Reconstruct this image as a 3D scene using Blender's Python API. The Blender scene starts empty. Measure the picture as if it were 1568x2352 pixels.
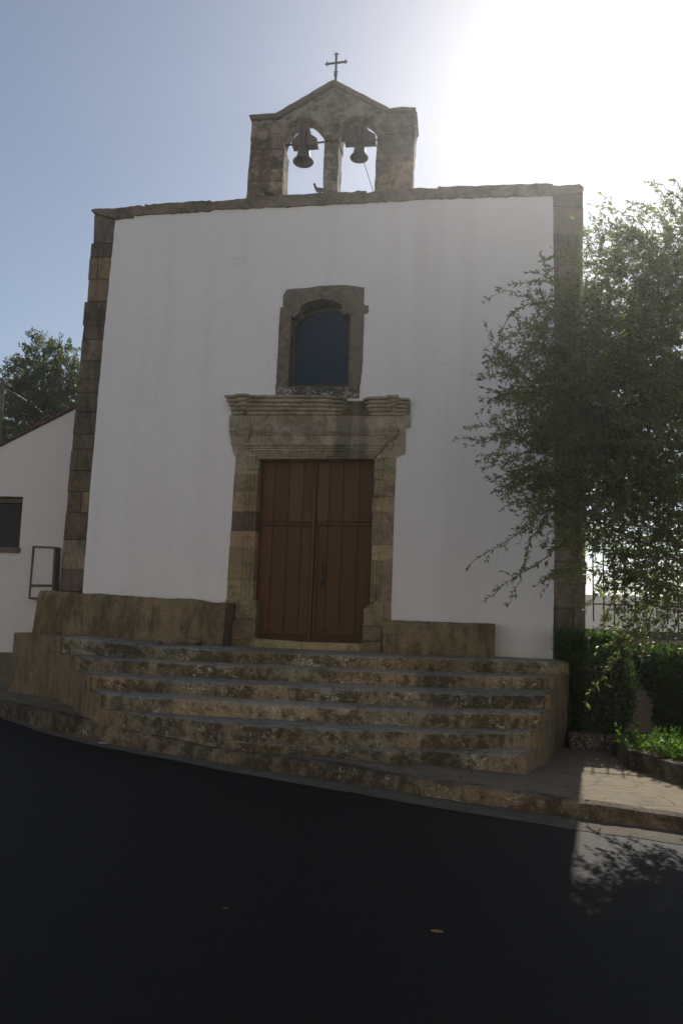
import bpy, math, random
import numpy as np
from mathutils import Vector, noise, Matrix
from mathutils.geometry import tessellate_polygon
random.seed(7); rng = np.random.default_rng(11)
sc = bpy.context.scene
COL = sc.collection

# ------------------------------------------------------------------ camera (the lens the photograph was taken with)
FPX = 1770.0
YAW, PITCH, ROLL = -0.15332946, 0.14860036, 0.03818175
cy, sy, cp, sp, cr, sr = math.cos(YAW), math.sin(YAW), math.cos(PITCH), math.sin(PITCH), math.cos(ROLL), math.sin(ROLL)
FW = Vector((sy*cp, cy*cp, sp)); R0 = Vector((cy, -sy, 0)); U0 = R0.cross(FW)
RT = R0*cr + U0*sr; UP = -R0*sr + U0*cr

def ray(x, y): return RT*((x-784)/FPX) - UP*((y-1176)/FPX) + FW
def at(x, y, Y=12.0):
    d = ray(x, y); return d*(Y/d.y)
def atz(x, y, z):
    d = ray(x, y); return d*(z/d.z)
def road_z(x, y): return -1.6 - .00845*x + .0178*y
def on_road(x, y):
    d = ray(x, y); t = -1.6/(d.z + .00845*d.x - .0178*d.y); return d*t
# frames of enlarged crops of the survey photograph
def Z1(x, y): return (516.7+.3113*x, 103.4+.3113*y)
def Z2(x, y): return (488+.3113*x, 631.6+.3113*y)
def Z3(x, y): return (505.3+.2929*x, 1022+.2929*y)
def Z2b(x, y): return (172.2+.2929*x, 430.6+.2929*y)
def Q6(x, y): return (114.8+.3663*x, 516.8+.3663*y)

# ------------------------------------------------------------------ object helpers
def tag(o, label=None, cat=None, group=None, kind=None):
    if label: o['label'] = label
    if cat: o['category'] = cat
    if group: o['group'] = group
    if kind: o['kind'] = kind
    return o
def empty(name, loc, label, cat, group=None):
    o = bpy.data.objects.new(name, None); COL.objects.link(o); o.location = loc
    o.empty_display_size = .2
    bpy.context.view_layer.update()
    return tag(o, label, cat, group)
def mesh(name, V, F, mat, parent=None, smooth=False, cols=None):
    me = bpy.data.meshes.new(name)
    off = Vector((0, 0, 0))
    if parent is not None:
        p = parent
        while p is not None: off += p.location; p = p.parent
    me.from_pydata([tuple(Vector(v)-off) for v in V], [], F)
    me.validate(); me.update()
    if smooth:
        me.polygons.foreach_set('use_smooth', [True]*len(me.polygons)); me.set_sharp_from_angle(angle=math.radians(38))
    if cols is not None and len(cols) == len(me.vertices):
        a = me.color_attributes.new('bc', 'FLOAT_COLOR', 'POINT')
        a.data.foreach_set('color', np.array([(c[0], c[1], c[2], 1.0) for c in cols], dtype=np.float32).ravel())
    elif mat is not None and mat.get('uses_bc'):
        a = me.color_attributes.new('bc', 'FLOAT_COLOR', 'POINT')
        a.data.foreach_set('color', np.ones(len(me.vertices)*4, dtype=np.float32))
    o = bpy.data.objects.new(name, me); COL.objects.link(o)
    if mat: me.materials.append(mat)
    if parent is not None: o.parent = parent
    return o

class MB:
    def __init__(s): s.V = []; s.F = []; s.C = []
    def add(s, V, F, c=(1, 1, 1)):
        b = len(s.V); s.V += [Vector(v) for v in V]; s.F += [tuple(i+b for i in f) for f in F]; s.C += [c]*len(V)
    def quadface(s, a, b, c_, d, c=(1, 1, 1)): s.add([a, b, c_, d], [(0, 1, 2, 3)], c)
    def box(s, x0, x1, y0, y1, z0, z1, c=(1, 1, 1)):
        V = [(x, y, z) for z in (z0, z1) for y in (y0, y1) for x in (x0, x1)]
        s.add(V, [(0, 2, 3, 1), (4, 5, 7, 6), (0, 1, 5, 4), (2, 6, 7, 3), (0, 4, 6, 2), (1, 3, 7, 5)], c)
    def hexa(s, fr, yb, c=(1, 1, 1), bev=.0):
        """fr: four front points (bl, br, tr, tl) ; block running back to yb, front edges chamfered"""
        fr = [Vector(p) for p in fr]; cen = sum(fr, Vector())/4
        if bev > 0:
            inner = []
            for p in fr:
                d = cen-p; q = p + Vector((math.copysign(bev, d.x), 0, math.copysign(bev, d.z))); inner.append(q)
            mid = [p+Vector((0, bev*.8, 0)) for p in fr]
        back = [Vector((p.x, yb, p.z)) for p in fr]
        if bev > 0:
            V = inner+mid+back; n = 4
            F = [(0, 1, 2, 3)]+[(i+4, (i+1) % 4+4, (i+1) % 4, i) for i in range(4)]+[(i+8, (i+1) % 4+8, (i+1) % 4+4, i+4) for i in range(4)]+[(11, 10, 9, 8)]
        else:
            V = fr+back; F = [(0, 1, 2, 3)]+[(i+4, (i+1) % 4+4, (i+1) % 4, i) for i in range(4)]+[(7, 6, 5, 4)]
        s.add(V, F, c)
    def prism(s, outline, holes=(), yb=12.5, c=(1, 1, 1), step=0, jit=0, bev=0):
        """outline / holes: lists of 3-D points with their own front y; extruded back to yb"""
        def dens(L):
            if not step: return [Vector(p) for p in L]
            out = []
            for i, p in enumerate(L):
                q = Vector(L[(i+1) % len(L)]); p = Vector(p); n = max(1, int((q-p).length/step))
                for k in range(n):
                    r = p.lerp(q, k/n)
                    if jit: r += Vector((random.gauss(0, jit), 0, random.gauss(0, jit)))
                    out.append(r)
            return out
        loops = [dens(outline)]+[dens(h) for h in holes]
        flat = [p for L in loops for p in L]
        tris = tessellate_polygon([[Vector((p.x, p.z, 0)) for p in L] for L in loops])
        n = len(flat); V = list(flat)+[Vector((p.x, yb, p.z)) for p in flat]
        F = []
        for t in tris:
            a, b, d = [flat[i] for i in t]
            # want the front face to look towards -y
            cr_ = (b-a).cross(d-a).y
            t2 = t if cr_ < 0 else t[::-1]
            F.append(tuple(t2)); F.append(tuple(i+n for i in t2[::-1]))
        k = 0
        for li, L in enumerate(loops):
            m = len(L); area = sum(L[i].x*L[(i+1) % m].z-L[(i+1) % m].x*L[i].z for i in range(m))
            ccw = area > 0
            if li: ccw = not ccw
            for i in range(m):
                a, b = k+i, k+(i+1) % m
                F.append((a, b, b+n, a+n)[::-1] if ccw else (a, b, b+n, a+n))
            k += m
        s.add(V, F, c)
    def tube(s, pts, r, n=6, c=(1, 1, 1), cap=True):
        pts = [Vector(p) for p in pts]; rs = r if isinstance(r, (list, tuple)) else [r]*len(pts)
        base = len(s.V); prev = None; V = []; F = []
        for i, p in enumerate(pts):
            d = (pts[min(i+1, len(pts)-1)]-pts[max(i-1, 0)])
            if d.length < 1e-9: d = Vector((0, 0, 1))
            d.normalize()
            ref = prev if prev is not None else (Vector((1, 0, 0)) if abs(d.x) < .8 else Vector((0, 1, 0)))
            a = (ref-d*ref.dot(d)).normalized(); prev = a; b = d.cross(a)
            for k in range(n):
                t = 2*math.pi*k/n; V.append(p+(a*math.cos(t)+b*math.sin(t))*rs[i])
        for i in range(len(pts)-1):
            for k in range(n):
                F.append((i*n+k, i*n+(k+1) % n, (i+1)*n+(k+1) % n, (i+1)*n+k))
        if cap:
            F.append(tuple(range(n))[::-1]); F.append(tuple((len(pts)-1)*n+k for k in range(n)))
        s.add(V, F, c)
    def lathe(s, prof, cen, n=28, c=(1, 1, 1), axis=None):
        """prof: (r,z) list, around z through cen"""
        V = []; F = []
        M = axis
        for r, z in prof:
            for k in range(n):
                t = 2*math.pi*k/n; v = Vector((r*math.cos(t), r*math.sin(t), z))
                if M is not None: v = M @ v
                V.append(v+Vector(cen))
        for i in range(len(prof)-1):
            for k in range(n):
                F.append((i*n+k, i*n+(k+1) % n, (i+1)*n+(k+1) % n, (i+1)*n+k))
        s.add(V, F, c)
    def build(s, name, mat, parent=None, smooth=False): return mesh(name, s.V, s.F, mat, parent, smooth, s.C)

# ------------------------------------------------------------------ materials
def new_mat(name):
    m = bpy.data.materials.new(name); m.use_nodes = True
    nt = m.node_tree; nt.nodes.clear()
    out = nt.nodes.new('ShaderNodeOutputMaterial'); b = nt.nodes.new('ShaderNodeBsdfPrincipled')
    nt.links.new(b.outputs[0], out.inputs[0]); return m, nt, b, out
def N(nt, t, **k):
    n = nt.nodes.new(t)
    for a, v in k.items():
        if a.startswith('_'): setattr(n, a[1:], v)
        else: n.inputs[a.replace('__', ' ')].default_value = v
    return n
def coord(nt, scale=(1, 1, 1)):
    g = nt.nodes.new('ShaderNodeNewGeometry'); m = nt.nodes.new('ShaderNodeMapping'); m.inputs['Scale'].default_value = scale
    nt.links.new(g.outputs['Position'], m.inputs['Vector']); return m.outputs[0]
def nz(nt, co, scale, detail=6, rough=.6, dist=0):
    n = N(nt, 'ShaderNodeTexNoise', Scale=scale, Detail=detail, Roughness=rough, Distortion=dist)
    nt.links.new(co, n.inputs['Vector']); return n.outputs['Fac']
def ramp(nt, fac, stops):
    r = nt.nodes.new('ShaderNodeValToRGB'); e = r.color_ramp.elements
    while len(e) < len(stops): e.new(.5)
    for i, (p, c) in enumerate(stops):
        e[i].position = p; e[i].color = (c[0], c[1], c[2], 1) if isinstance(c, (tuple, list)) else (c, c, c, 1)
    nt.links.new(fac, r.inputs[0]); return r.outputs[0]
def mix(nt, fac, a, b, mode='MIX'):
    m = nt.nodes.new('ShaderNodeMix'); m.data_type = 'RGBA'; m.blend_type = mode
    if isinstance(fac, (int, float)): m.inputs[0].default_value = fac
    else: nt.links.new(fac, m.inputs[0])
    for v, i in ((a, 6), (b, 7)):
        if isinstance(v, (tuple, list)): m.inputs[i].default_value = (v[0], v[1], v[2], 1)
        else: nt.links.new(v, m.inputs[i])
    return m.outputs[2]
def bump(nt, b, h, dist=.01, strength=1.0, prev=None):
    n = nt.nodes.new('ShaderNodeBump'); n.inputs['Distance'].default_value = dist; n.inputs['Strength'].default_value = strength
    nt.links.new(h, n.inputs['Height'])
    if prev is not None: nt.links.new(prev, n.inputs['Normal'])
    nt.links.new(n.outputs[0], b.inputs['Normal']); return n.outputs[0]

def stone(name, c0, c1, dark=(.025, .022, .017), dark_amt=.5, pale=(.4, .38, .33), pale_amt=.3, orange=0.0, scale=1.0, bmp=.012, streak=False, green=0.0, stain=None, tread=None):
    m, nt, b, out = new_mat(name); m['uses_bc'] = True
    co = coord(nt); cs = coord(nt, (1, 1, .3)) if streak else co
    n1 = nz(nt, co, 2.6*scale, 9, .7, .5); base = mix(nt, ramp(nt, n1, [(.33, 0), (.67, 1)]), c0, c1)
    n2 = nz(nt, cs, 6.5*scale, 13, .78, .35); gate = nz(nt, co, 1.1*scale, 3, .6)
    ad = N(nt, 'ShaderNodeMath', _operation='MULTIPLY_ADD'); ad.inputs[1].default_value = .55; nt.links.new(gate, ad.inputs[0]); nt.links.new(n2, ad.inputs[2])
    lo = .9-.2*dark_amt
    base = mix(nt, ramp(nt, ad.outputs[0], [(lo-.05, 0), (lo+.1, dark_amt)]), base, dark)
    n3 = nz(nt, co, 30*scale, 8, .75, .3); gp = nz(nt, co, 3.3*scale, 4, .6)
    ap = N(nt, 'ShaderNodeMath', _operation='MULTIPLY_ADD'); ap.inputs[1].default_value = .6; nt.links.new(gp, ap.inputs[0]); nt.links.new(n3, ap.inputs[2])
    lo = .99-.17*pale_amt
    base = mix(nt, ramp(nt, ap.outputs[0], [(lo, 0), (lo+.07, min(1, pale_amt+.25))]), base, pale)
    n4 = nz(nt, co, 75*scale, 4, .65)
    base = mix(nt, 1.0, base, ramp(nt, n4, [(.3, .62), (.7, 1.3)]), 'MULTIPLY')
    if orange:
        no = nz(nt, co, 13, 9, .75, .5); g2 = nz(nt, co, .9, 2, .5)
        f = N(nt, 'ShaderNodeMath', _operation='MULTIPLY')
        nt.links.new(ramp(nt, no, [(.57, 0), (.62, 1)]), f.inputs[0]); nt.links.new(ramp(nt, g2, [(.5, 0), (.62, orange)]), f.inputs[1])
        base = mix(nt, f.outputs[0], base, (.26, .13, .03))
    if green:
        ng = nz(nt, co, 1.9, 6, .65); base = mix(nt, ramp(nt, ng, [(.5, 0), (.7, green)]), base, (.09, .1, .045))
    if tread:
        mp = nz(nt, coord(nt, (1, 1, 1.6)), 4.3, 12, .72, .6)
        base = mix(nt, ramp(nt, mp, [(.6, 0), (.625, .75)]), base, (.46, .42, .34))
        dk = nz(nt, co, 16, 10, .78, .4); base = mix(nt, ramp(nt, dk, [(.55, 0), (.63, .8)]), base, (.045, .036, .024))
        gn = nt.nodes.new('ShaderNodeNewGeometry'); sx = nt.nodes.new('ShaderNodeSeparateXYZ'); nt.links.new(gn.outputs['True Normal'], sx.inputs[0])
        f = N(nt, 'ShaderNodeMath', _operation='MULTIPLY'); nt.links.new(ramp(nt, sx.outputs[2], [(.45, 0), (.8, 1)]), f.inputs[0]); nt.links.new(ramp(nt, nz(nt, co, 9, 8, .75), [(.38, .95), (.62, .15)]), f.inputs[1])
        base = mix(nt, f.outputs[0], base, tread)  # upward faces paler: skylight on the treads put into the colour
    if stain is not None:
        px_ = nt.nodes.new('ShaderNodeSeparateXYZ'); g3 = nt.nodes.new('ShaderNodeNewGeometry'); nt.links.new(g3.outputs['Position'], px_.inputs[0])
        def band(c, w, amt, colr, nsc):
            global base_
            wp = N(nt, 'ShaderNodeMath', _operation='MULTIPLY_ADD'); wp.inputs[1].default_value = w*1.5; nt.links.new(nz(nt, co, 2.6, 4, .6), wp.inputs[0]); nt.links.new(px_.outputs[0], wp.inputs[2]); d = N(nt, 'ShaderNodeMath', _operation='SUBTRACT'); nt.links.new(wp.outputs[0], d.inputs[0]); d.inputs[1].default_value = c+w*.75
            q = N(nt, 'ShaderNodeMath', _operation='ABSOLUTE'); nt.links.new(d.outputs[0], q.inputs[0])
            wv = nz(nt, coord(nt, (1, 1, .35)), nsc, 9, .7, .4); e = N(nt, 'ShaderNodeMath', _operation='MULTIPLY_ADD'); e.inputs[1].default_value = -w*1.6; nt.links.new(wv, e.inputs[0]); nt.links.new(q.outputs[0], e.inputs[2])
            return ramp(nt, e.outputs[0], [(0, amt), (max(.004, w*.35), 0)]), colr
        f1, k1 = band(stain-.04, .3, .55, (.07, .06, .042), 9); base = mix(nt, f1, base, k1)
        f2, k2 = band(stain+.03, .06, .6, (.3, .27, .21), 6); base = mix(nt, f2, base, k2)
    at_ = N(nt, 'ShaderNodeAttribute', _attribute_name='bc'); at_.attribute_type = 'GEOMETRY'
    base = mix(nt, 1.0, base, at_.outputs['Color'], 'MULTIPLY')
    nt.links.new(base, b.inputs['Base Color']); b.inputs['Roughness'].default_value = .93
    b.inputs['Specular IOR Level'].default_value = .2
    p = bump(nt, b, n2, bmp*1.5, .7); p = bump(nt, b, nz(nt, co, 22*scale, 8, .7), bmp, .9, p); bump(nt, b, n4, bmp*.3, .7, p)
    return m

M = {}
M['quoin'] = stone('weathered_quoin_stone', (.25, .2, .15), (.17, .14, .11), dark=(.04, .034, .028), dark_amt=.6, pale_amt=.25, streak=True, bmp=.008)
M['gable'] = stone('bell_gable_stone', (.41, .34, .255), (.3, .255, .2), dark=(.05, .042, .035), dark_amt=.85, pale_amt=.2, bmp=.012)
M['cornice'] = stone('cornice_stone', (.24, .185, .12), (.16, .135, .1), dark=(.04, .035, .025), dark_amt=.6, pale_amt=.15, bmp=.01)
M['portal'] = stone('carved_portal_stone', (.44, .36, .24), (.33, .285, .21), dark=(.07, .065, .045), dark_amt=.55, pale_amt=.25, bmp=.009, green=.2)
M['entab'] = stone('stained_entablature_stone', (.45, .38, .28), (.34, .3, .235), dark=(.07, .065, .045), dark_amt=.55, pale_amt=.25, bmp=.009, green=.25, stain=at(*Z2(1045, 1000), 11.9).x)
M['winstone'] = stone('window_surround_stone', (.21, .175, .13), (.15, .13, .105), dark=(.045, .04, .03), dark_amt=.55, pale_amt=.3, bmp=.008)
M['sill'] = stone('lichen_sill_stone', (.2, .17, .12), (.12, .11, .09), dark=(.03, .026, .02), dark_amt=.7, pale=(.5, .47, .42), pale_amt=.75, bmp=.01)
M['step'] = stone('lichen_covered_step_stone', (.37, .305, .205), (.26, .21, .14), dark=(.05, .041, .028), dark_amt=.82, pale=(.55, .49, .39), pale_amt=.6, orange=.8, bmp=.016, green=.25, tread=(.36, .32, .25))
M['render'] = stone('old_cement_render', (.27, .205, .125), (.2, .155, .1), dark=(.07, .05, .03), dark_amt=.6, pale=(.42, .36, .26), pale_amt=.35, orange=.25, bmp=.012, streak=True)
M['bench'] = stone('stone_bench_render', (.3, .235, .145), (.21, .165, .105), dark=(.06, .045, .028), dark_amt=.65, pale=(.42, .37, .28), pale_amt=.35, orange=.2, bmp=.014, streak=True, green=.3)
M['kerb'] = stone('kerb_stone', (.22, .18, .125), (.15, .122, .085), dark=(.04, .032, .022), dark_amt=.85, pale=(.45, .41, .35), pale_amt=.45, orange=.3, bmp=.015)

def plaster(name, col, streaks=.5):
    m, nt, b, out = new_mat(name); co = coord(nt); cs = coord(nt, (1.6, 1, .1))
    s = nz(nt, cs, 1.3, 6, .6); c = mix(nt, ramp(nt, s, [(.45, 0), (.75, streaks)]), col, (col[0]*.86, col[1]*.82, col[2]*.8))
    p = nz(nt, co, .8, 5, .6); c = mix(nt, ramp(nt, p, [(.4, 0), (.75, .5)]), c, (col[0]*.93, col[1]*.93, col[2]*.95))
    sp_ = nz(nt, co, 14, 3, .5); c = mix(nt, ramp(nt, sp_, [(.77, 0), (.8, .5)]), c, (.3, .27, .24))
    cn = nz(nt, co, 1.1, 9, .62, 1.2); ck = ramp(nt, cn, [(.494, 0), (.5, .28), (.506, 0)]); gk = ramp(nt, nz(nt, co, .6, 2, .5), [(.5, 0), (.6, 1)])
    mk = N(nt, 'ShaderNodeMath', _operation='MULTIPLY'); nt.links.new(ck, mk.inputs[0]); nt.links.new(gk, mk.inputs[1]); c = mix(nt, mk.outputs[0], c, (.35, .33, .31))
    nt.links.new(c, b.inputs['Base Color']); b.inputs['Roughness'].default_value = .9; b.inputs['Specular IOR Level'].default_value = .2
    q = bump(nt, b, nz(nt, co, 3, 6, .6), .035, .6); bump(nt, b, nz(nt, co, 90, 4, .6), .003, .7, q); return m
M['plaster'] = plaster('white_plaster', (.78, .76, .755))
M['plaster2'] = plaster('cream_white_plaster', (.74, .7, .66), .3)
M['plaster_warm'] = plaster('warm_cream_plaster', (.8, .7, .56), .2)
M['plaster3'] = plaster('garden_wall_plaster', (.62, .56, .45), .6)

def wood():
    m, nt, b, out = new_mat('brown_door_wood'); co = coord(nt, (14, 14, .6))
    g = nz(nt, co, 3, 8, .65, .6); c = mix(nt, ramp(nt, g, [(.3, 0), (.7, 1)]), (.075, .037, .015), (.135, .068, .027))
    l = nz(nt, coord(nt), 1.7, 4, .6); c = mix(nt, ramp(nt, l, [(.35, 0), (.7, .65)]), c, (.09, .045, .018))
    a = N(nt, 'ShaderNodeAttribute', _attribute_name='bc'); a.attribute_type = 'GEOMETRY'
    c = mix(nt, 1.0, c, a.outputs['Color'], 'MULTIPLY')
    nt.links.new(c, b.inputs['Base Color']); b.inputs['Roughness'].default_value = .62; b.inputs['Specular IOR Level'].default_value = .3
    bump(nt, b, g, .003, .6); return m
M['wood'] = wood()
def simple(name, col, rough=.7, metal=0, var=.3, sc_=20, spec=.4):
    m, nt, b, out = new_mat(name); n = nz(nt, coord(nt), sc_, 6, .65)
    c = mix(nt, ramp(nt, n, [(.3, 0), (.7, 1)]), tuple(v*(1-var) for v in col), tuple(min(1, v*(1+var)) for v in col))
    nt.links.new(c, b.inputs['Base Color']); b.inputs['Roughness'].default_value = rough; b.inputs['Metallic'].default_value = metal
    b.inputs['Specular IOR Level'].default_value = spec
    bump(nt, b, n, .003, .5); return m
M['iron'] = simple('dark_wrought_iron', (.03, .026, .024), .6, .5)
M['bronze'] = simple('green_bronze', (.075, .09, .068), .6, .4)
M['yoke'] = simple('old_yoke_wood', (.1, .075, .06), .85)
M['bark'] = simple('grey_brown_bark', (.11, .09, .065), .9)
M['twig'] = simple('thin_twig', (.12, .1, .06), .85)
M['framewood'] = simple('brown_frame_wood', (.12, .085, .05), .6)
M['tile'] = simple('terracotta_roof_tile', (.13, .07, .05), .85)
M['shutter'] = simple('dark_window_screen', (.03, .026, .022), .6)
M['soil'] = simple('garden_soil', (.06, .045, .03), .95)
M['rail'] = simple('black_iron_railing', (.012, .012, .012), .5, .3)
M['litter'] = simple('white_paper', (.8, .8, .78), .7, 0, .05)
M['deadleaf'] = simple('dry_leaf', (.3, .18, .08), .7)
M['feather'] = simple('grey_pigeon_feathers', (.09, .09, .1), .75)
M['feather2'] = simple('black_pigeon_feathers', (.025, .027, .03), .7)
M['board'] = simple('notice_board_panel', (.66, .63, .6), .55, 0, .04, 3)
M['gravel'] = stone('gravel_strip', (.15, .13, .1), (.1, .088, .07), dark_amt=.3, pale=(.4, .37, .32), pale_amt=.4, scale=2.5, bmp=.01)
def glass():
    m, nt, b, out = new_mat('dark_blue_window_glass'); b.inputs['Base Color'].default_value = (.003, .018, .034, 1)
    b.inputs['Roughness'].default_value = .12; b.inputs['IOR'].default_value = 1.45; b.inputs['Specular IOR Level'].default_value = .33
    bump(nt, b, nz(nt, coord(nt), 2.5, 2, .5), .01, .25); return m
M['glass'] = glass()
def asphalt():
    m, nt, b, out = new_mat('fresh_black_asphalt'); co = coord(nt)
    f = nz(nt, co, 220, 3, .7); l = nz(nt, co, .7, 4, .6)
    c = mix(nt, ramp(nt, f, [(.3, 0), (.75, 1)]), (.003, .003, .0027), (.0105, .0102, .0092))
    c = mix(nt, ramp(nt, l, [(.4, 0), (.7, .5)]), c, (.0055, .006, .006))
    sp_ = nz(nt, co, 75, 2, .5); c = mix(nt, ramp(nt, sp_, [(.76, 0), (.79, .6)]), c, (.1, .095, .085))
    nt.links.new(c, b.inputs['Base Color']); b.inputs['Roughness'].default_value = .68; b.inputs['Specular IOR Level'].default_value = .17
    v = N(nt, 'ShaderNodeTexVoronoi', Scale=110.0); nt.links.new(co, v.inputs['Vector'])
    p = bump(nt, b, v.outputs['Distance'], .006, .8); bump(nt, b, f, .004, .8, p); return m
M['asphalt'] = asphalt()
def paving():
    m, nt, b, out = new_mat('worn_flagstone_paving'); co = coord(nt)
    n = nz(nt, co, 1.8, 8, .65, .5); c = mix(nt, ramp(nt, n, [(.3, 0), (.7, 1)]), (.25, .2, .125), (.17, .14, .095))
    wco = nt.nodes.new('ShaderNodeVectorMath'); wco.operation = 'ADD'
    wn = N(nt, 'ShaderNodeTexNoise', Scale=1.2, Detail=3.0); nt.links.new(co, wn.inputs['Vector'])
    ws = nt.nodes.new('ShaderNodeVectorMath'); ws.operation = 'SCALE'; ws.inputs['Scale'].default_value = .5
    nt.links.new(wn.outputs['Color'], ws.inputs[0]); nt.links.new(co, wco.inputs[0]); nt.links.new(ws.outputs[0], wco.inputs[1])
    v = N(nt, 'ShaderNodeTexVoronoi', Scale=1.5, _feature='DISTANCE_TO_EDGE'); nt.links.new(wco.outputs[0], v.inputs['Vector'])
    jn_ = N(nt, 'ShaderNodeMath', _operation='MULTIPLY_ADD'); jn_.inputs[1].default_value = .05; nt.links.new(nz(nt, co, 14, 7, .75), jn_.inputs[0]); nt.links.new(v.outputs['Distance'], jn_.inputs[2]); j = ramp(nt, jn_.outputs[0], [(.022, .1), (.045, 1)])
    c = mix(nt, j, (.13, .105, .07), c)
    d = nz(nt, co, 7, 8, .7, .5); c = mix(nt, ramp(nt, d, [(.5, 0), (.66, .6)]), c, (.08, .065, .045))
    s = nz(nt, co, 55, 3, .6); c = mix(nt, .4, c, ramp(nt, s, [(.3, .35), (.7, 1)]), 'MULTIPLY')
    nt.links.new(c, b.inputs['Base Color']); b.inputs['Roughness'].default_value = .9; b.inputs['Specular IOR Level'].default_value = .25
    p = bump(nt, b, j, .02, .6); p = bump(nt, b, d, .03, .7, p); bump(nt, b, s, .004, .7, p); return m
M['paving'] = paving()
M['ground'] = simple('dry_ground', (.2, .17, .12), .95, 0, .3, 1.5)
M['court'] = simple('pale_courtyard_paving', (.5, .45, .36), .9, 0, .15, 2)
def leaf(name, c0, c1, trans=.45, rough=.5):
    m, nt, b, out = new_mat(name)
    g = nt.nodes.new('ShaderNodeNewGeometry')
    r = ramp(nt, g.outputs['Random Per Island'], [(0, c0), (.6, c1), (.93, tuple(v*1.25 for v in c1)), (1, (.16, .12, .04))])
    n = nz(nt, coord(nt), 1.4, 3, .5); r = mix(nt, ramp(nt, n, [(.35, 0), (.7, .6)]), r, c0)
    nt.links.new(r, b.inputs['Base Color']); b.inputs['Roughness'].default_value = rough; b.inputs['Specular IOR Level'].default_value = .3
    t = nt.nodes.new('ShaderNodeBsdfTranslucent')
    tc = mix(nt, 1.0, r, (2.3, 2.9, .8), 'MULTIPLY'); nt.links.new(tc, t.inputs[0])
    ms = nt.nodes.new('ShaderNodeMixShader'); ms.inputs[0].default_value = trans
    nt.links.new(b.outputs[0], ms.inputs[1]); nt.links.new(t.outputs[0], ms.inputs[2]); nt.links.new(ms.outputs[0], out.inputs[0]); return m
M['leaf'] = leaf('grey_green_leaves', (.075, .086, .06), (.125, .142, .1), .45, .42)
M['leaf_far'] = leaf('dark_oak_leaves', (.045, .055, .02), (.11, .11, .045), .3)
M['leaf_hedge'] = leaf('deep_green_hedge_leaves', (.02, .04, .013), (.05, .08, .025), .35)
M['leaf_bright'] = leaf('fresh_green_leaves', (.035, .07, .018), (.075, .125, .03), .42)

def tint(lo=.75, hi=1.2, warm=.12):
    v = random.uniform(lo, hi); w = random.uniform(-warm, warm); return (v*(1+w), v, v*(1-w))

# ================================================================== SETTING
def sheet(name, pts, mat, **k): 
    o = mesh(name, pts, [tuple(range(len(pts)))], mat); tag(o, kind='structure'); return o
sheet('ground', [(-90, -90, -3.3), (90, -90, -3.3), (90, 90, -3.3), (-90, 90, -3.3)], M['ground'])

# kerb line : (px x, road-edge y, kerb-base y, kerb-top y)
KL = [(2, 1647, 1644, 1612), (110, 1685, 1680, 1634), (238, 1716, 1710, 1663), (403, 1746, 1738, 1702), (517, 1769, 1757, 1724), (574, 1779, 1767, 1733),
      (738, 1808, 1794, 1752), (839, 1825, 1809, 1770), (944, 1844, 1828, 1788), (1034, 1859, 1842, 1802), (1148, 1877, 1859, 1818), (1306, 1902, 1882, 1840), (1440, 1920, 1899, 1858), (1568, 1938, 1916, 1879)]
kr, kb, kt = [], [], []
for x, e, bb, t in KL:
    kr.append(on_road(x, e)); p = on_road(x, bb); kb.append(p); q = at(x, t, p.y+.03); kt.append(Vector((q.x, q.y, q.z)))
def extend(L, n0=6, n1=5, st=1.6):
    a = (L[0]-L[1]).normalized(); b = (L[-1]-L[-2]).normalized()
    return [L[0]+a*st*k for k in range(n0, 0, -1)]+L+[L[-1]+b*st*k for k in range(1, n1+1)]
kr, kb, kt = extend(kr), extend(kb), extend(kt)
def resample(L, n):
    L = [Vector(p) for p in L]; d = [0]
    for i in range(1, len(L)): d.append(d[-1]+(L[i]-L[i-1]).length)
    out = []; j = 0
    for k in range(n):
        s_ = d[-1]*k/(n-1)
        while j < len(d)-2 and d[j+1] < s_: j += 1
        out.append(L[j].lerp(L[j+1], (s_-d[j])/max(1e-9, d[j+1]-d[j])))
    return out
NK = 420
kr, kb, kt = resample(kr, NK), resample(kb, NK), resample(kt, NK)
# align by x of kerb base
V = []; F = []
for i, p in enumerate(kr):
    w = noise.noise(Vector((p.x*5, 3, 0)))*.025
    V.append((p.x, p.y+w, road_z(p.x, p.y)))
    V.append((p.x-14 if i == 0 else p.x*1.0 + 0, -35, road_z(p.x, -35)))
for i in range(NK-1): F.append((2*i, 2*i+1, 2*i+3, 2*i+2))
V += [(-45, -35, road_z(-45, -35)), (-45, 30, road_z(-45, 16))]
n0 = len(V); F.append((0, n0-1, n0-2, 1))
lx = kr[-1]
V += [(45, -35, road_z(45, -35)), (45, -18, road_z(45, -18))]
F.append((2*(NK-1), 2*(NK-1)+1, n0, n0+1))
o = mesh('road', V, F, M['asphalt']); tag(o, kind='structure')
# gravel strip: edge of the asphalt up to kerb foot
V = []; F = []
for i in range(NK):
    p, q = kr[i], kb[i]
    w = noise.noise(Vector((p.x*4, 9, 0)))*.03
    a = Vector((p.x, p.y-.05+w, 0)); b_ = Vector((q.x, q.y+.05, 0))
    for t in (0, .5, 1):
        r = a.lerp(b_, t); V.append((r.x, r.y, road_z(r.x, r.y)+.004+(.008+.012*noise.noise(Vector((r.x*9, r.y*9, 0))))*(t > 0)))
for i in range(NK-1):
    for k in range(2): F.append((3*i+k, 3*i+3+k, 3*i+4+k, 3*i+1+k))
o = mesh('gutter_gravel', V, F, M['gravel'], smooth=True); tag(o, kind='structure')
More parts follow.
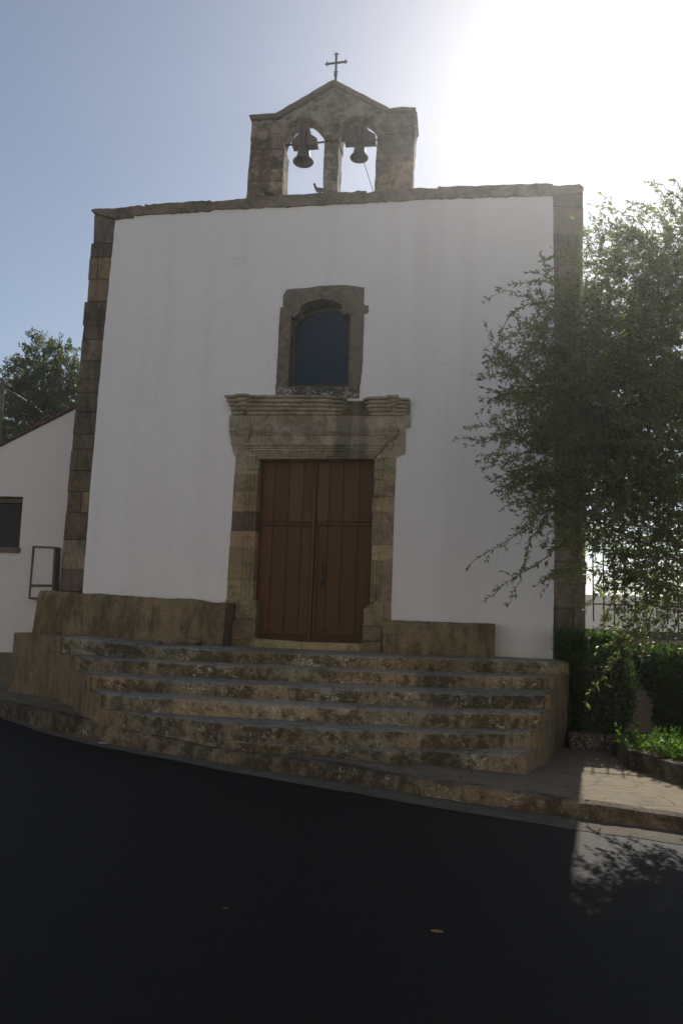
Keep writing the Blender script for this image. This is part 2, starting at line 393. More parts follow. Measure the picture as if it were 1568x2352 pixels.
# kerb and pavement
def pav_back(x): return 13.3 if x < -3 else 12.6
def pav_z(x, y, k):
    yb = 13.3; t = max(0, min(1, (y-k.y)/(yb-k.y)))
    zl = k.z*(1-t)+0; 
    left = k.z+(-.62-k.z)*t**1.6; right = k.z+(-1.46-k.z)*min(1, t*1.9)
    w = max(0, min(1, (-3.5-x)/2)); return left*w+right*(1-w)
KV = []; KF = []; KC = []; PV = []; PF = []
joints = [kt[0].x+i*1.05+random.uniform(-.2, .2) for i in range(40)]
ct = [tint(.8, 1.15, .08) for _ in joints]
for i in range(NK):
    a, b_ = kb[i], kt[i]
    zt = noise.noise(Vector((b_.x*2.5, 0, 5)))*.012; yt = noise.noise(Vector((b_.x*3.1, 7, 5)))*.02
    jd = min(abs(b_.x-j) for j in joints); jn = .02*math.exp(-(jd/.015)**2)
    ci = ct[max([k for k, j in enumerate(joints) if j <= b_.x+1e-6] or [0])]
    y0 = b_.y+yt+jn; z1 = b_.z+zt
    z0 = road_z(a.x, a.y)-.03
    prof = [(y0-.015+.02*noise.noise(Vector((b_.x*6, 2, 2))), z0), (y0-.01+.025*noise.noise(Vector((b_.x*7, 5, 2))), z0*.6+z1*.4), (y0-.003, z1-.03), (y0+.018, z1-.006), (y0+.05, z1), (y0+.16, z1+.002)]
    for (yy, zz) in prof: KV.append((b_.x, yy, zz-jn*.4)); KC.append(ci)
    k0 = Vector((b_.x, y0+.16, z1-.001)); rows = 26
    for r in range(rows):
        t = r/(rows-1); yy = k0.y+(13.4-k0.y)*t**1.2 if k0.y < 13 else k0.y+t*.3
        zz = pav_z(b_.x, yy, k0)+.02*noise.noise(Vector((b_.x*1.3, yy*1.3, 0)))*(min(1, r/3))+.006*noise.noise(Vector((b_.x*6, yy*6, 0)))*(min(1, r/2))
        PV.append((b_.x, yy, zz))
for i in range(NK-1):
    for k in range(5): KF.append((6*i+k, 6*i+6+k, 6*i+7+k, 6*i+1+k))
    for r in range(25): PF.append((26*i+r, 26*i+26+r, 26*i+27+r, 26*i+1+r))
o = mesh('kerb', KV, KF, M['kerb'], smooth=True, cols=KC); tag(o, kind='structure')
o = mesh('pavement', PV, PF, M['paving'], smooth=True); tag(o, kind='structure')
def kerb_at(x):
    return min(kt, key=lambda p: abs(p.x-x))
def gz(x, y):
    k = kerb_at(x); return pav_z(x, y, Vector((k.x, k.y+.16, k.z)))
# courtyard behind the garden wall
sheet('courtyard', [(1.9, 12.75, -1.1), (30, 12.75, -1.1), (30, 60, -1.1), (1.9, 60, -1.1)], M['court'])

# ================================================================== CHURCH
church = empty('church', (-2.3, 12, -1.4), 'small white plastered church with rough stone corners, wooden door and a twin-arched bell gable', 'church')
WY = 11.97
def L(pts, f=None, Y=WY): return [at(*(f(*p) if f else p), Y) for p in pts]
top_px = [(207.9, 482.7), (219, 478), (267.4, 477.5), (318.7, 471.6), (332.7, 474.5), (332.7, 468.7), (391.9, 465.2), (481.2, 459), (485.6, 462.2), (514.9, 459.3), (565.9, 454.5), (650.6, 447.4),
          (765, 441), (840.5, 437.4), (842, 441), (857.6, 439), (947.9, 431.2), (1004.8, 431.2), (1005, 428.5), (1033.7, 427), (1238, 421), (1268.3, 420.3), (1269, 425), (1282.6, 426), (1306.5, 422.6), (1330.4, 423.3), (1339.6, 429.5), (1338.9, 441.4)]
bot_px = [(1269, 446), (1004.8, 454), (765.7, 467), (630.3, 474), (490, 479.5), (484, 482.6), (333.9, 491.4), (305.5, 493.6), (304.6, 498.6), (274.7, 500.3), (263.6, 502.4)]
# window hole / door notch for the plaster
win_outer = [(545, 105), (700, 92), (800, 78), (930, 72), (1060, 80), (1118, 90), (1115, 220), (1150, 225), (1150, 275), (1118, 285), (1112, 470), (1105, 680), (1090, 800), (1082, 825), (1080, 905), (465, 905), (465, 830), (480, 600), (490, 380), (500, 240), (515, 235), (520, 150)]
win_inner = [(555, 822), (566, 560), (580, 300), (598, 312), (628, 298), (648, 266), (650, 228), (700, 196), (790, 177), (880, 183), (948, 216), (960, 255), (985, 285), (1018, 292), (1010, 560), (1000, 822)]
wc = Vector(at(*Z2(790, 500), WY))
win_hole = [wc+(p-wc)*.965 for p in L(win_outer, Z2)]
ZB = -1.6
def drop(p, z=ZB): return Vector((p.x, p.y, z))
doorL = L([(595.4-14, 1053), (583-20, 1480)]); doorR = L([(860+16, 1056), (831+22, 1480)])
pl_left = L([(265, 504), (246.5, 689), (235.5, 795), (225.7, 905), (216.5, 1015), (207.4, 1117), (201.8, 1194), (190, 1355)])
pl_right = L([(1269, 446), (1271.4, 612), (1274, 918.6), (1273, 1225.5), (1272, 1320.6), (1269, 1517)])
top_plaster = L([(1269, 445), (1004.8, 453), (765.7, 466), (630.3, 473), (490, 478.5), (333.9, 490.4), (274.7, 499.5), (265, 502)])
outline = [drop(pl_left[-1])] + [drop(doorL[1])] + [doorL[1], doorL[0], doorR[0], doorR[1], drop(doorR[1])] + [drop(pl_right[-1])] + pl_right[::-1][0:] + top_plaster[1:] + pl_left[1:]
mb = MB(); mb.prism(outline, [win_hole], 12.03, step=.12, jit=.0025)
mb.build('plaster_wall', M['plaster'], church)
# wall core (its back and top seen from elsewhere)
core = [Vector((p.x, 12.035, p.z-.03)) for p in L([(222, 484), (1330, 430)])]
cl = [Vector((L([(235, 484)])[0].x, 12.035, ZB)), Vector((L([(1330, 1444)])[0].x, 12.035, ZB))]
c_out = [cl[0], Vector((doorL[1].x, 12.035, ZB)), Vector((doorL[0].x, 12.035, doorL[0].z)), Vector((doorR[0].x, 12.035, doorR[0].z)), Vector((doorR[1].x, 12.035, ZB)), cl[1], Vector((cl[1].x, 12.035, core[1].z-.1)), Vector((cl[0].x, 12.035, core[0].z-.15))]
hole2 = [Vector((p.x, 12.035, p.z)) for p in win_hole]
mb = MB(); mb.prism(c_out, [hole2], 12.55); mb.build('rear_wall', M['cornice'], church)
# nave behind
xl, xr = cl[0].x+.25, cl[1].x-.1
mb = MB(); mb.box(xl, xr, 12.56, 30, -1.7, 5.2); mb.build('nave', M['plaster'], church)
mb = MB(); xm = (xl+xr)/2
mb.add([(xl-.3, 12.57, 5.21), (xr+.3, 12.57, 5.21), (xm, 12.57, 6.6), (xl-.3, 30.3, 5.21), (xr+.3, 30.3, 5.21), (xm, 30.3, 6.6)], [(0, 1, 2), (3, 5, 4), (0, 2, 5, 3), (1, 4, 5, 2), (0, 3, 4, 1)])
mb.build('roof', M['tile'], church)
# cornice
CY = 11.93
mb = MB(); mb.prism(L(top_px, Y=CY)+L(bot_px, Y=CY), yb=12.5, step=.07, jit=.006)
mb.build('parapet_cornice', M['cornice'], church)

# ---- left corner stones
rows = [-65, 112, 200, 340, 478, 625, 718, 852, 965, 1048, 1172, 1310, 1405, 1540, 1673, 1802, 1976, 2160, 2300]
cols = [(.95, .95, .95), (.55, .55, .56), (1.2, 1.1, .95), (1.4, 1.22, .92), (.65, .62, .6), (.6, .57, .56), (.95, .95, .92), (.85, .85, .82), (.7, .66, .62), (.55, .5, .47), (.8, .74, .66), (.7, .68, .6), (.72, .7, .6), (.62, .56, .5), (.6, .52, .46), (.65, .58, .52), (1.7, 1.65, 1.6), (.8, .76, .68)]
leftx = {0: (276, 270), 1: (258, 250), 2: (247, 236), 3: (243, 232)}
mb = MB()
for i in range(len(rows)-1):
    y0, y1 = rows[i], rows[i+1]
    xl0 = 220-(y0-478)*.0928; xl1 = 220-(y1-478)*.0928
    if i in leftx: xl0, xl1 = leftx[i]
    else:
        j = random.uniform(-3, 4); xl0 += j; xl1 += j
    xr0 = 357-(y0-478)*.085+4; xr1 = 357-(y1-478)*.085+4
    if i == 0: xr0 = 405
    Yf = 11.985+random.uniform(-.006, .006)
    g = 1.0
    def blk(a0, a1, b0, b1, c):
        fr = [at(*Q6(a1, y1-g), Yf), at(*Q6(b1, y1-g), Yf), at(*Q6(b0, y0+g), Yf), at(*Q6(a0, y0+g), Yf)]
        for p in fr: p.x += random.uniform(-.006, .006); p.z += random.uniform(-.004, .004)
        mb.hexa(fr, 12.5+random.uniform(0, .04), c, .012)
    c = tuple(.62*v+.33 for v in cols[i])
    if i in (2, 12, 14):
        f = {2: .42, 12: .3, 14: .62}[i]; m0 = xl0+(xr0-xl0)*f; m1 = xl1+(xr1-xl1)*f
        c2 = {2: (1.3, 1.15, .92), 12: (.75, .72, .62), 14: (1.4, 1.35, 1.05)}[i]
        blk(xl0, xl1, m0-1, m1-1, c); blk(m0+1, m1+1, xr0, xr1, c2)
    else: blk(xl0, xl1, xr0, xr1, c)
q0 = at(*Q6(53, 2300), 11.985); q1 = at(*Q6(206, 2300), 11.985)
mb.box(q0.x, q1.x, 11.985, 12.5, ZB, q0.z-.005, (.8, .76, .7))
mb.box(q0.x+.12, q1.x, 12.03, 12.45, q0.z-.2, at(*Q6(330, 0)).z, (.3, .28, .25))
mb.build('corner_stones', M['quoin'], church)
# ---- right corner stones
rr = [428, 474, 540, 572.6, 640, 700, 748, 812, 866, 930, 985, 1048, 1108, 1170, 1229, 1289.6, 1342.5, 1397.7, 1450.6, 1500, 1560]
def rx(y): return float(np.interp(y, [428, 496, 900, 1246, 1444, 1560], [1339, 1338, 1343, 1345.8, 1344, 1341]))
def rl(y): return float(np.interp(y, [428, 612, 918, 1225, 1320, 1517], [1268, 1270.5, 1273, 1272, 1271, 1267]))
mb = MB()
for i in range(len(rr)-1):
    y0, y1 = rr[i]+.4, rr[i+1]-.4; Yf = 11.985+random.uniform(-.006, .006); j = random.uniform(-1.5, 1.5)
    if i == 0: j = 0
    def blk(a0, a1, b0, b1, c):
        fr = [at(a1, y1, Yf), at(b1, y1, Yf), at(b0, y0, Yf), at(a0, y0, Yf)]
        mb.hexa(fr, 12.5, c, .012)
    c = tint(.65, 1.15, .06); c2 = tint(.65, 1.15, .06)
    if i in (2, 5, 9, 12, 17):
        f = random.uniform(.4, .65); m0 = rl(y0)*(1-f)+rx(y0)*f
        blk(rl(y0), rl(y1), m0-.5, m0-.5, c); blk(m0+.5, m0+.5, rx(y0)+j, rx(y1)+j, c2)
    else: blk(rl(y0), rl(y1), rx(y0)+j, rx(y1)+j, c)
a = at(rl(1560), 1560, 11.985); b_ = at(rx(1560), 1560, 11.985)
mb.box(a.x, b_.x, 11.985, 12.5, ZB, a.z, (.9, .85, .8))
mb.box(a.x+.02, b_.x-.06, 12.03, 12.45, a.z, at(1300, 435).z, (.3, .28, .25))
mb.build('corner_stones', M['quoin'], church)

# ---- bell gable
bg = [(158, 1135), (163, 1030), (170, 960), (178, 880), (182, 820), (190, 780), (186, 690), (196, 640), (197, 560), (185, 535), (175, 515), (375, 500), (520, 415), (660, 332), (800, 250), (940, 322), (1080, 395), (1215, 465), (1300, 455), (1405, 460), (1418, 500), (1422, 568), (1404, 585), (1405, 620), (1396, 710), (1392, 800), (1385, 900), (1385, 1060),
      (1102, 1080), (1104, 960), (1108, 880), (1112, 800), (1120, 720), (1118, 655), (1122, 620), (1108, 575), (1080, 540), (1040, 512), (985, 500), (930, 520), (890, 555), (865, 600), (848, 660), (842, 700), (838, 760), (834, 860), (830, 960), (828, 1085),
      (720, 1090), (722, 980), (726, 860), (732, 760), (733, 690), (715, 640), (700, 590), (665, 548), (625, 520), (575, 515), (520, 540), (478, 580), (445, 640), (425, 700), (440, 760), (432, 860), (428, 960), (424, 1110)]
GY, GB = 12.0, 12.36
mb = MB(); mb.prism(L(bg, Z1, GY), yb=GB, step=.11, jit=.005)
gable = mb.build('bell_gable', M['gable'], church)
def colr(y): return 1
# coping slabs of the gable, proud of the front
mb = MB()
cop_top = [(172, 513), (375, 498), (520, 413), (660, 330), (800, 247), (940, 320), (1080, 393), (1215, 463), (1300, 452), (1405, 457)]
cop_bot = [(1400, 482), (1300, 482), (1205, 490), (1080, 428), (940, 357), (800, 290), (660, 372), (520, 455), (385, 530), (190, 540)]
mb.prism(L(cop_top+cop_bot, Z1, 11.93), yb=GB+.06, step=.06, jit=.004, c=(.75, .74, .7))
mb.build('gable_coping', M['cornice'], gable)
# arch rings and pier blocks: slightly proud, each its own tone
mb = MB()
def arch(cx, ry, r0, r1, y_s, n, c_, ky=1.0):
    for k in range(n):
        a0 = math.pi-math.pi*k/n-.01; a1 = math.pi-math.pi*(k+1)/n+.01
        P = [(cx+r0*math.cos(a0), y_s-ky*r0*math.sin(a0)), (cx+r0*math.cos(a1), y_s-ky*r0*math.sin(a1)), (cx+r1*math.cos(a1), y_s-ky*r1*math.sin(a1)), (cx+r1*math.cos(a0), y_s-ky*r1*math.sin(a0))]
        t = tint(.75, 1.05, .04); mb.prism(L(P, Z1, 11.975+random.uniform(-.006, .006)), yb=12.06, c=t, step=.08, jit=.003)
arch(580, 0, 150, 205, 680, 7, None, 1.02); arch(985, 0, 140, 196, 672, 7, None, 1.12)
prs = [560, 690, 765, 850, 905, 1000, 1110]
for k in range(len(prs)-1):
    y0, y1 = prs[k]+2, prs[k+1]-2
    l = lambda y: 200-(y-560)*.072; r = lambda y: 432-(y-560)*.02 if y > 690 else 395
    cc = [(.9, .85, .8), (.75, .66, .58), (1.15, 1.0, .82), (.95, .82, .66), (1.2, 1.02, .8), (1.25, 1.05, .82)][k]
    sp_ = random.uniform(.35, .65); m = l(y0)*(1-sp_)+r(y0)*sp_
    for (a0, b0, a1, b1) in ((l(y0), m-1.5, l(y1), m-1.5), (m+1.5, r(y0), m+1.5, r(y1))):
        t = random.uniform(.85, 1.12); fr = L([(a1, y1), (b1, y1), (b0, y0), (a0, y0)], Z1, 11.975+random.uniform(-.012, .01))
        mb.hexa(fr, 12.05, tuple(v*t for v in cc), .014)
prs = [500, 600, 655, 790, 852, 1010, 1062]
for k in range(len(prs)-1):
    y0, y1 = prs[k]+1.5, prs[k+1]-1.5
    l = lambda y: 1122-(y-655)*.045 if y > 640 else 1190-(y-500)*.35; r = lambda y: 1400-(y-500)*.03
    cc = [(.7, .68, .66), (.7, .66, .62), (.62, .58, .54), (.7, .62, .54), (1.15, 1.0, .84), (1.1, .96, .8)][k]
    fr = L([(l(y1), y1), (r(y1), y1), (r(y0), y0), (l(y0), y0)], Z1, 11.98+random.uniform(-.01, .008)); mb.hexa(fr, 12.05, cc, .014)
mb.build('dressed_stones', M['gable'], gable)
# column capital
mb = MB(); fr = L([(738, 700), (842, 700), (846, 655), (730, 655)], Z1, 11.93); mb.hexa(fr, 12.39, (.8, .62, .52), .012); mb.build('column_capital', M['gable'], gable); mb = MB()
fr = L([(722, 1088), (832, 1083), (830, 1066), (728, 1070)], Z1, 11.93); mb.hexa(fr, 12.39, (.8, .76, .7), .012)
mb.build('column_base', M['gable'], gable)
# iron cross on the apex
mb = MB()
def zl(pts, Y=12.2): return L(pts, Z1, Y)
sh = zl([(815, 270), (816, 235), (817, 190), (821, 62)]); mb.tube(sh, [.02, .018, .02, .02], 6)
kn = zl([(815, 240), (815, 225), (815, 212), (816, 200)]); mb.tube(kn, [.018, .032, .034, .018], 8)
mb.tube(zl([(745, 138), (897, 119)]), .019, 6)
mb.tube(zl([(822, 62), (823, 50)]), [.022, .004], 6); mb.tube(zl([(748, 137), (736, 139)]), [.022, .004], 6); mb.tube(zl([(893, 119), (904, 118)]), [.022, .004], 6)
for P in ([(804, 70), (808, 63), (821, 66), (834, 63), (841, 70)], [(757, 116), (750, 122), (755, 137), (750, 149), (757, 155)], [(884, 102), (890, 108), (886, 121), (890, 132), (884, 139)], [(800, 190), (804, 196), (817, 194), (829, 196), (834, 189)]):
    mb.tube(zl(P), [.005, .01, .011, .01, .005], 5)
mb.build('iron_cross', M['iron'], church)

# ---- window
mb = MB(); mb.prism(L(win_outer[:14]+[(1080, 905), (465, 905)]+win_outer[16:], Z2, 11.955), [L(win_inner, Z2, 11.955)], 12.32, step=.06, jit=.003)
win = mb.build('window', M['winstone'], church)
# keep the ring's moulding: rolled corbels at the springing and an inner bead
for P in ([(575, 268), (608, 276)], [(1030, 262), (978, 262)]):
    p, q = L(P, Z2, 11.95); mb = MB()
    mb.tube([Vector((q.x, 11.925, q.z)), Vector((q.x, 12.2, q.z))], .07, 12); mb.build('scroll_corbel', M['winstone'], win)
mb = MB(); fr = L([(466, 903), (1030, 903), (1025, 824), (468, 828)], Z2, 11.92); mb.hexa(fr, 12.3, (1, 1, 1), .012)
fr = L([(1034, 905), (1080, 905), (1084, 820), (1030, 822)], Z2, 11.94); mb.hexa(fr, 12.3, (.8, .8, .8), .01)
mb.build('sill', M['sill'], win)
gl = L([(540, 850), (570, 250), (700, 150), (900, 150), (1030, 250), (1030, 850)], Z2, 12.2)
mb = MB(); mb.prism(gl, yb=12.22); mb.build('pane', M['glass'], win)
mb = MB()
a = at(*Z2(592, 820), 12.17); b_ = at(*Z2(604, 330), 12.17)
mb.tube([a, b_], .022, 4); c_ = at(*Z2(1003, 820), 12.17); d = at(*Z2(1012, 300), 12.17); mb.tube([c_, d], .02, 4)
top = [(604, 372), (640, 335), (700, 290), (780, 262), (880, 250), (960, 262), (1012, 300)]
mb.tube(L(top, Z2, 12.18), .022, 4); mb.tube([a, c_], .018, 4)
mb.build('frame', M['framewood'], win)

# ---- doorway
portal = MB()
def moulding(mb, xl0, xr0, f, ys, prof, Y, c=(1, 1, 1), yb=12.02, seg=.09, amp=.006, taper=(0, 0), zshift=None, tones=True):
    """horizontal moulding. ys: top/bottom crop rows, prof: list of (fraction of height from the top, projection)"""
    A = at(*f(xl0, ys[0]), Y); B = at(*f(xr0, ys[0]), Y); C_ = at(*f(xl0, ys[1]), Y)
    h = A.z-C_.z; n = max(2, int((B.x-A.x)/seg)); m = len(prof)+2
    V = []; F = []; tn = None; nxt = 0; cols_ = []
    base = len(mb.V)
    for i in range(n+1):
        t = i/n; p = A.lerp(B, t)
        if i >= nxt: tn = random.uniform(.85, 1.12); nxt = i+random.randint(4, 9)
        zs = zshift(t) if zshift else 0
        V.append(Vector((p.x, yb, p.z+zs)))
        for k, (fr_, pr) in enumerate(prof):
            w = noise.noise(Vector((p.x*6, k*3.7, p.z)))*amp; ex = -taper[0]*fr_*(1-t)*0
            x = p.x
            if i == 0: x += (max(q[1] for q in prof)-pr)*.8
            if i == n: x -= (max(q[1] for q in prof)-pr)*.8
            V.append(Vector((x, Y-pr+w, p.z-h*fr_+w*.8+zs*(1-fr_))))
        V.append(Vector((p.x, yb, p.z-h)))
    for i in range(n):
        for k in range(m-1): F.append((i*m+k, i*m+k+1, (i+1)*m+k+1, (i+1)*m+k))
    F.append(tuple(range(m))[::-1]); F.append(tuple(n*m+k for k in range(m)))
    mb.add(V, F, c)
    # per segment tone
    nxt = 0
    for i in range(n+1):
        if i >= nxt: tn = random.uniform(.86, 1.1); nxt = i+random.randint(4, 9)
        for k in range(m): mb.C[base+i*m+k] = tuple(v*tn for v in c)
doorway = empty('doorway', (-2.5, 12, -.3), None, None); doorway.parent = church; doorway.location = Vector((-2.5, 12, -.3))-church.location
PY = 11.95
# top cornice with ridges; broken notch near x 1000-1100
def ridges(n, p0, p1, round_=.014):
    out = []
    for k in range(n):
        a = k/n; b = (k+1)/n; p = p0+(p1-p0)*k/(n-1) if n > 1 else p0
        out += [(a+.02, p-.012), (a+.12/n, p), (a+.62/n, p-.002), (a+.78/n, p-.016), (b-.1/n, p-.045)]
    return out
mbc = MB()
moulding(mbc, 112, 1005, Z2, (908, 1040), ridges(5, .2, .06), PY, zshift=lambda t: -.02*max(0, (t-.72)/.28)-.03*max(0, (t-.86)/.14))
moulding(mbc, 1120, 1462, Z2, (925, 1046), ridges(5, .19, .06), PY, zshift=lambda t: .02*math.sin(t*4)-.02*(t < .1))
moulding(mbc, 950, 1185, Z2, (932, 1046), [(0, .03), (.15, .055), (.4, .06), (.7, .05), (.95, .03)], PY, c=(.5, .48, .42), amp=.03)
# capitals of the cornice over the little pilasters
moulding(mbc, 190, 296, Z2, (905, 1034), ridges(5, .255, .09), PY-.01)
moulding(mbc, 1294, 1380, Z2, (914, 1046), ridges(5, .245, .09), PY-.01)
mbc.build('cornice', M['entab'], doorway)
mbf = MB()
fr = L([(128, 1122), (1450, 1128), (1462, 1040), (122, 1035)], Z2, PY-.02)
moulding(mbf, 128, 1462, Z2, (1036, 1122), [(0, .02), (.5, .02), (1, .02)], PY, amp=.004)
moulding(mbf, 128, 1424, Z2, (1122, 1186), [(0, .035), (.35, .035), (.45, .05), (.6, .055), (.7, .04), (.8, .045), (1, .025)], PY)
moulding(mbf, 140, 1422, Z2, (1186, 1252), [(0, .015), (.5, .015), (1, .015)], PY, amp=.004)
# side shoulders (ears) tapering to the jambs
mbf.prism(L([(128, 1180), (240, 1180), (240, 1345), (172, 1345), (158, 1328), (140, 1255)], Z2, PY-.005), yb=12.02, step=.06, jit=.003)
mbf.prism(L([(1300, 1180), (1424, 1180), (1420, 1312), (1355, 1345), (1240, 1350), (1240, 1300)], Z2, PY-.005), yb=12.02, step=.06, jit=.004)
mbf.build('frieze', M['entab'], doorway)
mba = MB()   # nested architrave mouldings, each one further down and narrower
for k, (x0, x1, y0, y1, pr) in enumerate([(245, 1275, 1250, 1272, .1), (262, 1262, 1272, 1290, .085), (288, 1245, 1290, 1312, .095), (312, 1228, 1312, 1330, .08), (332, 1212, 1330, 1346, .09), (345, 1200, 1346, 1362, .07)]):
    moulding(mba, x0, x1, Z2, (y0, y1), [(.02, pr-.012), (.15, pr), (.6, pr), (.8, pr-.015), (1, pr-.03)], PY, amp=.008)
    # returns down the left
    if k < 4:
        p = at(*Z2(x0, y0+10), PY-pr); mba.tube([p, p+Vector((0, 0, -.1-.015*k))], .018, 6)
mba.build('architrave', M['entab'], doorway)
for (xa, xb, cx, fa, fb) in ((200, 280, 240, 232, 278), (1255, 1370, 1312, 1300, 1350)):
    mbk = MB(); fr = L([(fa, 1124), (fb, 1124), (fb, 1042), (fa, 1040)], Z2, PY-.055); mbk.hexa(fr, 12, (1, 1, 1), .008)
    w = (xb-xa)/2
    for k in range(7):
        y0 = 1128+k*14; ww = w*(1-.1*k)+(8 if k == 0 else 0)
        if k > 1: ww = w*(1-.13*(k-1))
        pr = .13-.011*k
        fr = L([(cx-ww*.94, y0+13), (cx+ww*.94, y0+13), (cx+ww, y0), (cx-ww, y0)], Z2, PY-pr); mbk.hexa(fr, 12, tint(.9, 1.1, .02), .006)
    fr = L([(cx-12, 1285), (cx+12, 1285), (cx+22, 1228), (cx-22, 1228)], Z2, PY-.05); mbk.hexa(fr, 12, (1, 1, 1), .01)
    mbk.build('corbel', M['portal'], doorway)
# jambs
def jamb(side):
    mb = MB()
    if side < 0:
        ys = [85, 230, 365, 520, 675, 803, 1065, 1200]; ox = lambda y: 122-(y-85)*.066; ix = lambda y: 305-(y-85)*.04; ys[-1] = 1216
        tn = [(1, 1, 1), (.74, .72, .66), (1.0, .9, .82), (.4, .36, .36), (1.05, .88, .8), (.74, .7, .6), (1.0, .98, .8)]
    else:
        ys = [100, 270, 408, 530, 785, 905, 1080, 1240]; ox = lambda y: 1378-(y-100)*.032; ix = lambda y: 1215-(y-100)*.036
        tn = [(.95, .95, .88), (.85, .8, .72), (1.1, 1.02, .88), (.9, .85, .78), (1.2, 1.12, .95), (.9, .86, .78), (.85, .82, .74)]
    for k in range(len(ys)-1):
        y0, y1 = ys[k]+1.2, ys[k+1]-1.2; c = tn[k]; jx = random.uniform(-2, 2)
        if side < 0: a0, a1, b0, b1 = ox(y0)+jx, ox(y1)+jx, ix(y0), ix(y1)
        else:
            dd = {0: -4, 1: 0, 2: -10, 3: -4}.get(k, 0); a0, a1, b0, b1 = ix(y0)+dd, ix(y1)+dd, ox(y0)+jx, ox(y1)+jx
        fr = L([(a1, y1), (b1, y1), (b0, y0), (a0, y0)], Z3, PY); mb.hexa(fr, 12.3, c, .01)
        # flutes on the inner half
        smooth_block = (side > 0 and k in (1, 2, 4)) or (k == 0 and side < 0)
        if not smooth_block:
            for q in range(4):
                t = q/3.0
                if side < 0: f0, f1 = a0+(b0-a0)*(.5+.45*t), a1+(b1-a1)*(.5+.45*t)
                else: f0, f1 = a0+(b0-a0)*(.06+.42*t), a1+(b1-a1)*(.06+.42*t)
                p, r = at(*Z3(f0, y0), PY), at(*Z3(f1, y1), PY); mb.tube([p, r], .019, 6, c)
        elif side > 0 and k in (1, 2):
            fr = L([(a1+4, y1), (a1+90, y1), (a0+90, y0), (a0+4, y0)], Z3, PY-.03); mb.hexa(fr, 12, c, .03)
    if side < 0:
        fr = L([(212, 190), (303, 190), (306, 88), (205, 88)], Z3, PY-.05); mb.hexa(fr, 12.1, (.8, .85, .8), .012)
        mb.hexa(L([(112, 1370), (276, 1370), (281, 1216), (112, 1205)], Z3, PY-.08), 12.3, (.95, .92, .85), .02)
        mb.hexa(L([(40, 1370), (118, 1370), (118, 1210), (40, 1210)], Z3, PY), 12.3, (1, .95, .85), .01)
        for (u, v) in ((140, 1250), (212, 1250), (140, 1306), (212, 1306)):
            o_ = [(u, v+40), (u+44, v+41), (u+44, v), (u, v)]; i_ = [(u+7, v+33), (u+37, v+34), (u+37, v+8), (u+7, v+8)]
            mb.prism(L(o_, Z3, PY-.098), [L(i_, Z3, PY-.098)], PY-.07, (1.05, 1, .95)); mb.hexa(L([(u+13, v+27), (u+31, v+27), (u+31, v+14), (u+13, v+14)], Z3, PY-.095), PY-.07, (1, 1, .95), .005)
        mb.hexa(L([(44, 1534), (270, 1534), (273, 1371), (44, 1371)], Z3, PY-.085), 12.3, (.8, .76, .72), .02)
        mb.hexa(L([(45, 1600), (262, 1592), (270, 1534), (48, 1532)], Z3, PY-.08), 12.3, (.95, .9, .74), .02)
    else:
        fr = L([(1214, 195), (1280, 200), (1282, 104), (1208, 102)], Z3, PY-.05); mb.hexa(fr, 12.1, (.9, .9, .85), .012)
        mb.prism(L([(1122, 1418), (1270, 1422), (1280, 1242), (1180, 1245), (1128, 1290)], Z3, PY-.08), yb=12.3, c=(.85, .82, .76), step=.05, jit=.002)
        mb.hexa(L([(1270, 1440), (1338, 1440), (1340, 1238), (1270, 1238)], Z3, PY), 12.3, (.95, .9, .82), .01)
        for (u, v) in ((1190, 1290), (1190, 1360), (1132, 1362)):
            w_ = 52 if u > 1150 else 30
            o_ = [(u, v+48), (u+w_, v+49), (u+w_, v), (u, v)]; i_ = [(u+7, v+41), (u+w_-7, v+42), (u+w_-7, v+7), (u+7, v+7)]
            mb.prism(L(o_, Z3, PY-.098), [L(i_, Z3, PY-.098)], PY-.07, (.95, .9, .85))
        mb.hexa(L([(1114, 1540), (1270, 1545), (1272, 1424), (1120, 1420)], Z3, PY-.085), 12.3, (.72, .7, .66), .02)
        mb.hexa(L([(1104, 1645), (1272, 1650), (1270, 1548), (1112, 1543)], Z3, PY-.08), 12.3, (.85, .8, .7), .02)
    mb.build('jamb', M['portal'], doorway)
jamb(-1); jamb(1)
mb = MB(); mb.hexa(L([(262, 1605), (640, 1620), (642, 1545), (265, 1518)], Z3, 11.9), 12.4, (1.1, 1.1, .9), .012)
mb.hexa(L([(643, 1620), (1112, 1640), (1112, 1560), (645, 1546)], Z3, 11.9), 12.4, (1.15, 1.1, .85), .012)
mb.build('threshold', M['portal'], doorway)

